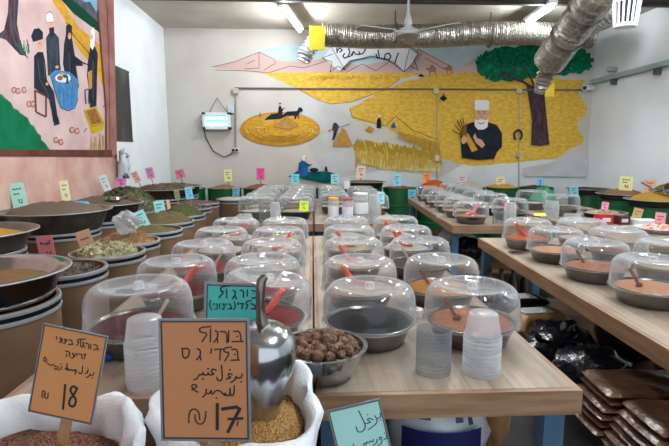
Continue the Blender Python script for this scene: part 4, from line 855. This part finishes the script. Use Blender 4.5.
# 18
Y = .93; c = ay(68, 374, Y); k = (c - EYE).dot(FW) / F
card(c, 64.5 * k, 89 * k, 'c08550', (-.12, .19, -.10), 'orange brown price card reading 18, standing in the reddish bulgur sack', [(120, 22), (390, 55), (300, 440), (8, 408)],
     [[(330, 92), (345, 92), (347, 112)], [(328, 113), (354, 110)], [(318, 90), (316, 112)], [(295, 88), (308, 88), (309, 110)], [(283, 83), (288, 88), (284, 100), (276, 108)], [(284, 98), (290, 108)], [(276, 76), (272, 104)], [(298, 70), (262, 74), (260, 84), (268, 84), (255, 102)],
      [(222, 80), (236, 80), (236, 98)], [(218, 100), (241, 98)], [(213, 78), (211, 88)], [(203, 78), (207, 80), (205, 97), (198, 98)], [(193, 75), (191, 96)], [(183, 74), (187, 76), (185, 93), (177, 94)], [(170, 70), (168, 82)],
      [(283, 138), (295, 136)], [(290, 138), (285, 158)], [(262, 138), (276, 138), (275, 158)], [(255, 136), (253, 147)], [(247, 136), (240, 155), (228, 160)], [(233, 136), (240, 152)], [(203, 130), (222, 132), (220, 155)], [(208, 142), (205, 155)],
      [(325, 212), (320, 226), (308, 226)], [(316, 238)], [(309, 220), (300, 233), (288, 238)], [(302, 206), (292, 209), (299, 216), (283, 221)], [(298, 196)], [(276, 188), (272, 218), (262, 226), (256, 218)], [(248, 213), (239, 206), (236, 214), (246, 217), (236, 229)], [(232, 214), (228, 209), (224, 214), (220, 208), (214, 213), (206, 212)], [(212, 211), (201, 202), (194, 209), (208, 213)], [(206, 184), (203, 209)], [(182, 200), (174, 213), (162, 216)], [(178, 189)], [(167, 200), (158, 213), (148, 214)], [(158, 202), (150, 202), (143, 192), (136, 198), (126, 198), (116, 190)], [(108, 165), (98, 178), (108, 187), (116, 178), (110, 166)], [(152, 212), (146, 212)],
      [(78, 345), (80, 316), (91, 312), (96, 330)], [(88, 328), (90, 345), (104, 346), (108, 320)],
      (2.1, [(190, 278), (182, 330), (172, 386)]), (2.1, [(244, 290), (226, 279), (210, 298), (222, 320), (238, 340), (225, 372), (202, 368), (205, 342), (228, 318), (244, 290)])],
     lw=.0021, border=.0018, sleeve=.002, stick=.12, stickx=.012)
# 17
Y = .84; c = ay(205, 380, Y); k = (c - EYE).dot(FW) / F
card(c, 87 * k, 120 * k, 'b87d50', (-.1, -.012, -.08), 'orange brown price card reading 17, in front of the big steel scoop', [(20, 28), (312, 22), (310, 415), (12, 440)],
     [[(266, 58), (287, 56), (291, 88)], [(260, 92), (298, 90)], [(278, 74)], [(250, 56), (248, 94)], [(221, 60), (243, 60), (243, 96)], [(204, 58), (214, 62), (210, 84), (212, 97)], [(210, 82), (198, 97)], [(189, 52), (187, 95)], [(190, 44), (152, 48), (152, 64), (180, 66), (158, 96)],
      [(258, 118), (277, 116), (279, 150)], [(254, 154), (284, 152)], [(268, 135)], [(258, 110), (232, 114), (232, 128), (252, 128), (234, 158)], [(200, 120), (228, 118)], [(220, 120), (217, 155)], [(190, 118), (187, 134)], [(141, 120), (153, 124), (150, 146), (153, 158)], [(150, 144), (138, 158)], [(88, 122), (116, 120), (112, 148), (96, 156), (90, 140), (92, 122)],
      [(292, 198), (288, 212), (272, 212)], [(288, 224)], [(272, 206), (264, 222), (252, 228)], [(258, 202), (246, 198), (244, 208), (255, 212), (236, 218)], [(250, 186)], [(222, 172), (224, 208), (222, 222), (210, 226), (204, 214)], [(204, 190), (190, 186), (186, 196), (198, 204), (178, 208), (176, 198), (174, 208), (160, 208), (158, 198), (156, 210), (146, 206), (138, 222), (126, 226)], [(176, 186)], [(158, 222)],
      [(264, 238), (262, 270), (250, 274), (249, 240), (248, 274), (236, 272), (230, 264), (226, 272), (236, 273)], [(226, 270), (214, 258), (200, 258), (190, 272), (184, 270), (186, 256), (178, 272), (168, 270)], [(202, 284)], [(168, 256), (166, 274), (154, 284)], [(140, 268), (128, 264), (120, 256), (118, 246), (128, 242), (138, 248), (128, 256), (118, 262)],
      (1.0, [(104, 376), (104, 350), (112, 330), (128, 326), (140, 336), (142, 362)]), (1.0, [(126, 346), (126, 366), (136, 378), (152, 376), (162, 356), (164, 332)]),
      (2.3, [(204, 304), (201, 390)]), (2.3, [(220, 320), (286, 306), (264, 345), (238, 396)]), (1.8, [(240, 352), (290, 346)]), [(274, 356), (271, 372)]],
     lw=.0026, border=.0028, sleeve=.004, stick=.1, stickx=.015)
# teal
Y = 1.135; c = ay(233.5, 308, Y); k = (c - EYE).dot(FW) / F
card(c, 54 * k, 46 * k, '3cb5b0', (-.1, .035, -.05), 'teal card with black lettering behind the card reading 17', [(75, 90), (560, 103), (545, 500), (50, 488)],
     [(1.3, [(478, 140), (520, 148), (530, 185), (515, 205)]), (1.3, [(478, 205), (538, 203)]), [(492, 168)], (1.2, [(437, 135), (435, 190)]), (1.2, [(372, 140), (405, 142), (400, 200)]), (1.2, [(305, 140), (332, 152), (322, 185), (340, 215)]), (1.2, [(322, 185), (298, 215)]), (1.2, [(250, 130), (250, 205)]), (1.3, [(285, 100), (200, 110), (198, 150), (228, 152), (180, 205)]),
      (1.2, [(465, 255), (505, 265), (505, 300)]), (1.2, [(468, 300), (515, 302)]), (1.1, [(472, 228), (425, 235), (424, 262), (442, 264), (422, 305)]), (1.2, [(370, 255), (400, 255)]), (1.2, [(392, 255), (385, 300)]), (1.2, [(352, 245), (350, 265)]), [(316, 240), (328, 275), (312, 310)], [(265, 260), (285, 262), (288, 300)], [(258, 302), (296, 300)], [(245, 255), (243, 272)], [(212, 258), (225, 262), (222, 305), (205, 305)], [(186, 255), (183, 300)], [(150, 258), (163, 262), (160, 302), (142, 305)], [(132, 255), (130, 270)], [(105, 230), (88, 270), (110, 312)]],
     lw=.0029, border=.0028, sleeve=.006, stick=.12)
# mint
Y = 1.1; c = ay(363.5, 446, Y); k = (c - EYE).dot(FW) / F
card(c, 51 * k, 84 * k, 'a3d6cf', (-.1, -.235, -.02), 'mint green card with Arabic writing in front of the table edge', [(65, 150), (435, 60), (550, 690), (170, 790)],
     [[(440, 160), (447, 190), (420, 202)], [(440, 214)], [(400, 180), (418, 212), (410, 245), (345, 292)], [(388, 212), (356, 198), (342, 214), (374, 232), (330, 242)], [(348, 172)], [(283, 140), (326, 242), (326, 280), (300, 310), (266, 308), (258, 266)],
      [(478, 335), (486, 355), (460, 368)], [(466, 318)], [(450, 356), (430, 345), (424, 364), (448, 370), (438, 402), (410, 418)], [(408, 366), (406, 394), (374, 416)], [(382, 366), (376, 390), (358, 376), (350, 396), (332, 384), (326, 408)], [(328, 394), (302, 402), (320, 426), (282, 442), (244, 432), (226, 404)]],
     lw=.0024, border=.0018, sleeve=.004, stick=.24, stickx=-.0)

# small cards: centre pixel, size in pixels, distance, colour, roll, turn, label
T0 = [(0, 0), (10, 0), (10, 16), (0, 16)]
scr = lambda y, n=3: [[(2.2 + i * 2, y), (3 + i * 2, y - .9), (3.6 + i * 2, y + .2)] for i in range(n)]
def small(px, py, w, h, Y, col, label, roll=0, yaw=0, back=.12, stick=.06, ink=None, red=None, lw=None):
    c = ay(px, py, Y); k = (c - EYE).dot(FW) / F; nm = 'price_card' if stick else 'stickless_price_card'  # cards without a stick: some hung on drums, others placed with no hanger
    if ink is None: ink = scr(4) + scr(7, 2) + [[(4, 10.5), (5.2, 10), (4.5, 12), (6, 12.5)], [(6.6, 10), (6.4, 12.6)]]
    card(c, w * k, h * k, col, (-back, roll, yaw), label, T0, ink, lw or w * k * .06, stick=stick, red=red, name=nm)
small(18.5, 196, 13, 26, 3.98, '9fd3c4', 'mint card in the dark spice pan against the pink wall', -.12, .5)
small(65, 191, 8, 21, 4.3, 'e4e2b4', 'narrow pale yellow card between the two broad spice pans', -.1, .3, stick=.05)
small(105, 183, 7, 16, 5.3, 'c9d6dc', 'narrow white card leaning on the pink wall by the green leaves', -.3, .4, stick=.12)
small(46.5, 249, 15, 27, 3.35, 'ea8f97', 'pink card with red 20 hanging on the drum beside the steel basin', -.1, .2, 0, .0, [[(7.5, 3), (7.6, 5.2), (6.6, 5)], [(6, 4), (6.2, 5), (5.5, 5.8)], [(5.2, 4.4), (4.6, 5), (4.2, 4.3), (3.6, 5), (3, 4.4)], [(2.4, 3.6), (1.9, 4.6), (2.6, 4.7), (2.4, 3.6)]], [[(4.4, 10), (5.4, 9.6), (5.2, 11), (4.2, 12.4), (5.6, 12.2)], [(7, 9.6), (6.4, 11), (7, 12.3), (7.7, 11), (7, 9.6)], [(2, 12.6), (2.4, 12), (2.8, 12.8)]])
small(86, 242, 14, 24, 3.28, 'd9a98b', 'tan card tilted above the pale curled leaves', -.3, .2, .1, .0, scr(6) + [[(5, 10), (6, 10), (5.5, 12)]])
small(141.5, 219, 11, 17, 4.1, '9fe0dc', 'mint card leaning over the drum behind the white plastic bag', -.4, .3, stick=.05)
small(160, 209, 10, 17, 4.5, '8fd6d8', 'turquoise card in front of the ground green herb mound', -.15, .3, stick=.08)
small(169, 207, 4, 14, 4.9, 'e3a98f', 'narrow salmon card edge-on beside the turquoise card', -.1, 1.0)
small(189, 193, 7, 12, 5.4, '7fc9da', 'light blue card above the dark leaf drum', -.15, .2, stick=.1)
small(177, 195, 5, 10, 5.9, '8b8a5f', 'olive card edge showing beside the light blue card', -.1, .5, stick=.08)
small(121, 182, 10, 8, 5.75, 'e07fc0', 'bright pink card beside the hanging plastic bag', .1, .2)
small(136, 177, 6, 11, 6.1, 'cf9c94', 'dull pink card at the near end of the brown leaf pan', -.4, .4)
small(150, 173, 7, 11, 6.6, 'c77fae', 'mauve card standing in the corner leaf pan', -.2, .3)
small(180, 174, 9, 9, 7.95, 'd9718f', 'pink card on the corner green drum by the side wall', -.25, .1, stick=.16)
small(228, 175.5, 8, 12, 7.95, 'e6e39a', 'pale yellow card on the green drum of tan grain', -.05, 0)
small(260.5, 174, 8, 12, 7.95, 'e0508c', 'bright pink card on the green drum of dark red grain', .0, 0)
small(236, 192.5, 7, 11, 7.68, '7fc4d6', 'blue card hung on the front of the green drum of tan grain', .1, 0, 0, 0)
small(295, 179, 8, 10, 7.95, '6fd0e0', 'sky blue card before the painted griddle woman', .05, 0)
small(335, 179, 8, 10, 7.95, '9fdbe0', 'pale turquoise card before the tip of the painted mat', .0, 0)
small(361, 172, 9, 12, 7.98, 'e6c7b4', 'peach card above the wide tan pan under the painted wheat', .08, 0)
small(397, 180, 8, 12, 7.98, '8fd6ec', 'light blue card on the tall green drum under the wheat', .03, 0)
small(412, 195, 8, 11, 7.66, '6fc6dc', 'light blue card on the front of the orange heap drum', .0, 0, 0, 0)
small(427, 178, 8, 10, 7.98, 'ef8a4a', 'orange card standing in the orange powder heap', -.05, 0)
small(462.5, 180.5, 9, 11, 7.98, 'e3c4c4', 'pale pink card below the bearded man of the mural', -.05, 0)
small(501, 182.5, 9, 11, 7.98, 'ead9a6', 'cream card below the old man\'s sleeve on the mural', -.1, 0)
small(540, 183.5, 8, 12, 7.98, '8fc4e6', 'light blue card under the grey wall paint patch', .0, 0, ink=[(1.6, [(4.5, 4), (5.5, 3.5), (5.2, 8), (5.5, 12)])])
small(574, 191, 9, 9, 7.2, '86c9d6', 'light blue card beside the farthest side drums', -.1, 0, stick=0)
small(304, 206, 9, 10, 4.52, 'cbe63a', 'lime card leaning on the black pan of the packed back table', .1, 0, .2, .0)
small(540, 214.5, 12, 4, 4.4, 'd6e63a', 'lime card lying low on the black pan before the bearded man', .0, 0, .9, .0, [])
small(381, 198, 7, 12, 4.75, '9fd8e0', 'pale turquoise card behind the very tall tub stack', .0, 0, .05, .16)
small(347, 185, 6, 8, 6.9, 'e8ebee', 'small white card on the farthest covers of the jar table', .0, 0, .05, 0, [])
small(626, 183.5, 12, 14, 6.5, 'e3df9a', 'pale yellow card at the side wall drum of reddish grain', .05, -.3)
small(650, 187, 11, 15, 6.2, 'dba28c', 'salmon card between the two nearest side wall drums', .02, -.3, stick=0)
small(605, 206, 7, 8, 5.1, 'e68fb0', 'pink card standing behind the nut tray', .15, -.1, stick=.08)
small(637, 215.5, 9, 15, 5.35, 'd9b87c', 'tan card hung on the front of the side wall green drum', .2, -.2, 0, .0)
small(660, 221, 10, 17, 3.95, 'e3909c', 'pink card standing in the white dish of red fruit', .1, -.2, stick=.06)

# ------------------------------------------------------------------ goods under the tables
SH = .3555
def flatpack(x, y, z, w, l, t, rz, mat, label, grp='flat brown packs', tilt=0, name='flat_pack', seed=0):
    rnd = random.Random(seed); ph = rnd.uniform(0, 6); g = Geo(); n, m = 18, 22; vs = []; fs = []
    for s_ in (0, 1):
        for i in range(n + 1):
            for j in range(m + 1):
                u, v = i / n * 2 - 1, j / m * 2 - 1; e = max(0, (1 - u ** 6) * (1 - v ** 6)) ** .5
                vs.append((u * w / 2 * (1 - .03 * v * v), v * l / 2 * (1 - .03 * u * u), t / 2 + (1 if s_ else -1) * t / 2 * e + (.003 * sin(u * 7 + ph + v * 4) * e if s_ else 0)))
    k = (n + 1) * (m + 1)
    for i in range(n):
        for j in range(m): a = i * (m + 1) + j; fs += [(a, a + 1, a + m + 2, a + m + 1), (k + a, k + a + m + 1, k + a + m + 2, k + a + 1)]
    g.add(vs, fs); return tag(g.build(name, mat, loc=(x, y, z), rot=(tilt, 0, rz), ang=1.5), label, 'pack', grp)
posn = ['bottom', 'second from bottom', 'third from bottom', 'third from top', 'second from top', 'topmost']
for q, (yy, where) in enumerate(((1.79, 'next to the black bags'), (1.535, 'between the other two'), (1.28, 'nearest the shop front'))):
    for i in range(6):
        flatpack(1.285 + .011 * i + random.uniform(-.008, .008), yy + random.uniform(-.006, .006), SH + .0305 * i, .40, .245, .030, random.uniform(-.03, .03) - .045, M['brownbag'], f'flat brown sealed pack, {posn[i]} of pile {where}', seed=i + 20 * q)
for i, (x, y) in enumerate(((1.73, 1.5), (1.75, 1.95))):
    flatpack(x + .03, y, SH, .3, .4, .16, 0, M['brownbag'], ['thick brown sealed pack deeper on the shelf behind the front pile', 'thick brown sealed pack deeper on the shelf behind the back pile'][i], seed=40 + i, name='thick_pack')
crumple('black_bag', (1.30, 2.08, SH), .17, .13, .098, M['darkbag'], 'shiny black plastic bag next to the brown pack pile', 5, .16, grp='black plastic bags')
crumple('black_bag', (1.31, 2.40, SH), .17, .14, .102, M['darkbag'], 'shiny black plastic bag behind the first, below white labelled packs', 6, .18, grp='black plastic bags')
crumple('black_bag', (1.72, 2.45, SH), .15, .22, .12, M['darkbag'], 'large dark bag deep on the shelf behind the black bags', 7, .15, grp='black plastic bags')
for i, (y, z, mat) in enumerate(((2.70, .17, M['tan']), (2.92, .19, M['darkbag']))):
    o = flatpack(1.34, y, SH, .34, .19, z, .1, mat, ['tan pack with white paper label behind the black bags', 'dark pack with white paper label at the far end of the shelf'][i], 'labelled packs', seed=60 + i, name='labelled_pack')
    g = Geo(); g.box((-.03, 0, z + .004), (.18, .1, .003)); g.build('paper_label', M['label_white'], o, smooth=False)
bot = P('bottle brown', '4a2a14', .15)
for i in range(4):
    g = Geo(); g.lathe([(0, 0), (.035, 0), (.035, .15), (.014, .2), (.014, .235), (0, .235)], 18); o = g.build('dark_bottle', bot, loc=(1.30 + .09 * i, 3.42, SH)); tag(o, f"dark brown bottle, {['nearest the aisle', 'second from the aisle', 'third from the aisle', 'farthest from the aisle'][i]}, at shelf end", 'bottle', 'dark bottles on the shelf')
    g = Geo(); g.lathe([(0, .25), (.017, .25), (.017, .228), (.0145, .228)], 14); g.build('cap', M['black'], o)
# below the nut bowl table
o = crumple('printed_bag', (.42, 1.52, SH), .17, .13, .17, P('white film', 'd3d8e0', .25, bump=.4, bscale=14), 'white glossy bag with blue print under the nut bowl table', 8, .1)
g = Geo()
for k, (a0, a1, z0, z1) in enumerate(((-2.45, -.9, .10, .232), (-2.15, -1.9, .268, .308), (-1.45, -1.3, .262, .30), (-1.2, -1.1, .25, .295))):
    n = 10; vs = []
    for i in range(n + 1):
        a = a0 + (a1 - a0) * i / n
        for z in (z0, z1): vs.append((.172 * (1 - .28 * ((z - .165) / .165) ** 4) * cos(a) * 1.06, .131 * (1 - .28 * ((z - .165) / .165) ** 4) * sin(a) * 1.12, z))
    g.add(vs, [(2 * i, 2 * i + 2, 2 * i + 3, 2 * i + 1) for i in range(n)])
g.build('blue_print', M['navy'], o)
crumple('tan_bag', (.665, 1.68, SH), .07, .11, .165, M['tan'], 'tan paper bag beside the blue printed bag under the table', 12, .1)
crumple('dark_bag', (.12, 1.52, SH), .1, .1, .165, P('brown film', '3a2c22', .3, bump=.7, bscale=18), 'dark brown bag under the table behind the mint card', 13, .12)
crumple('black_bag', (.6, 2.2, SH), .12, .2, .14, M['darkbag'], 'black bag deeper below the nut bowl table', 15, .15, grp='black plastic bags')
for i, (x, y, s, m) in enumerate(((1.5, 4.9, 1, M['darkbag']), (1.55, 5.5, 1, M['label_white']), (.3, 5.0, 1.1, M['darkbag']), (-.4, 5.0, 1.1, M['brownbag']), (.55, 3.0, 1, M['brownbag']))):
    crumple('goods_bag', (x + .12, y, SH), .2 * s, .2 * s, .11, m, ['dark bag on the shelf below the table before the bearded man', 'white bag farther along the shelf below the bearded man table', 'dark bag on the shelf below the jar table', 'brown bag on the shelf below the packed back table', 'brown bag on the far shelf end of the nut bowl table'][i], 30 + i, .15, grp='bags on low shelves')

# ------------------------------------------------------------------ daylight through the open shop front, and colour management
w = bpy.data.worlds.new('day'); bpy.context.scene.world = w; w.use_nodes = True
bg = w.node_tree.nodes['Background']; bg.inputs[0].default_value = (.86, .93, 1, 1); bg.inputs[1].default_value = .8
sc = bpy.context.scene
sc.view_settings.view_transform = 'Standard'; sc.view_settings.look = 'None'; sc.view_settings.gamma = 1; sc.view_settings.use_curve_mapping = False
sc.view_settings.exposure = .76
sc.cycles.transparent_max_bounces = 64; sc.cycles.max_bounces = 10; sc.cycles.diffuse_bounces = 5; sc.cycles.caustics_reflective = False; sc.cycles.caustics_refractive = False
sc.cycles.sample_clamp_indirect = 6
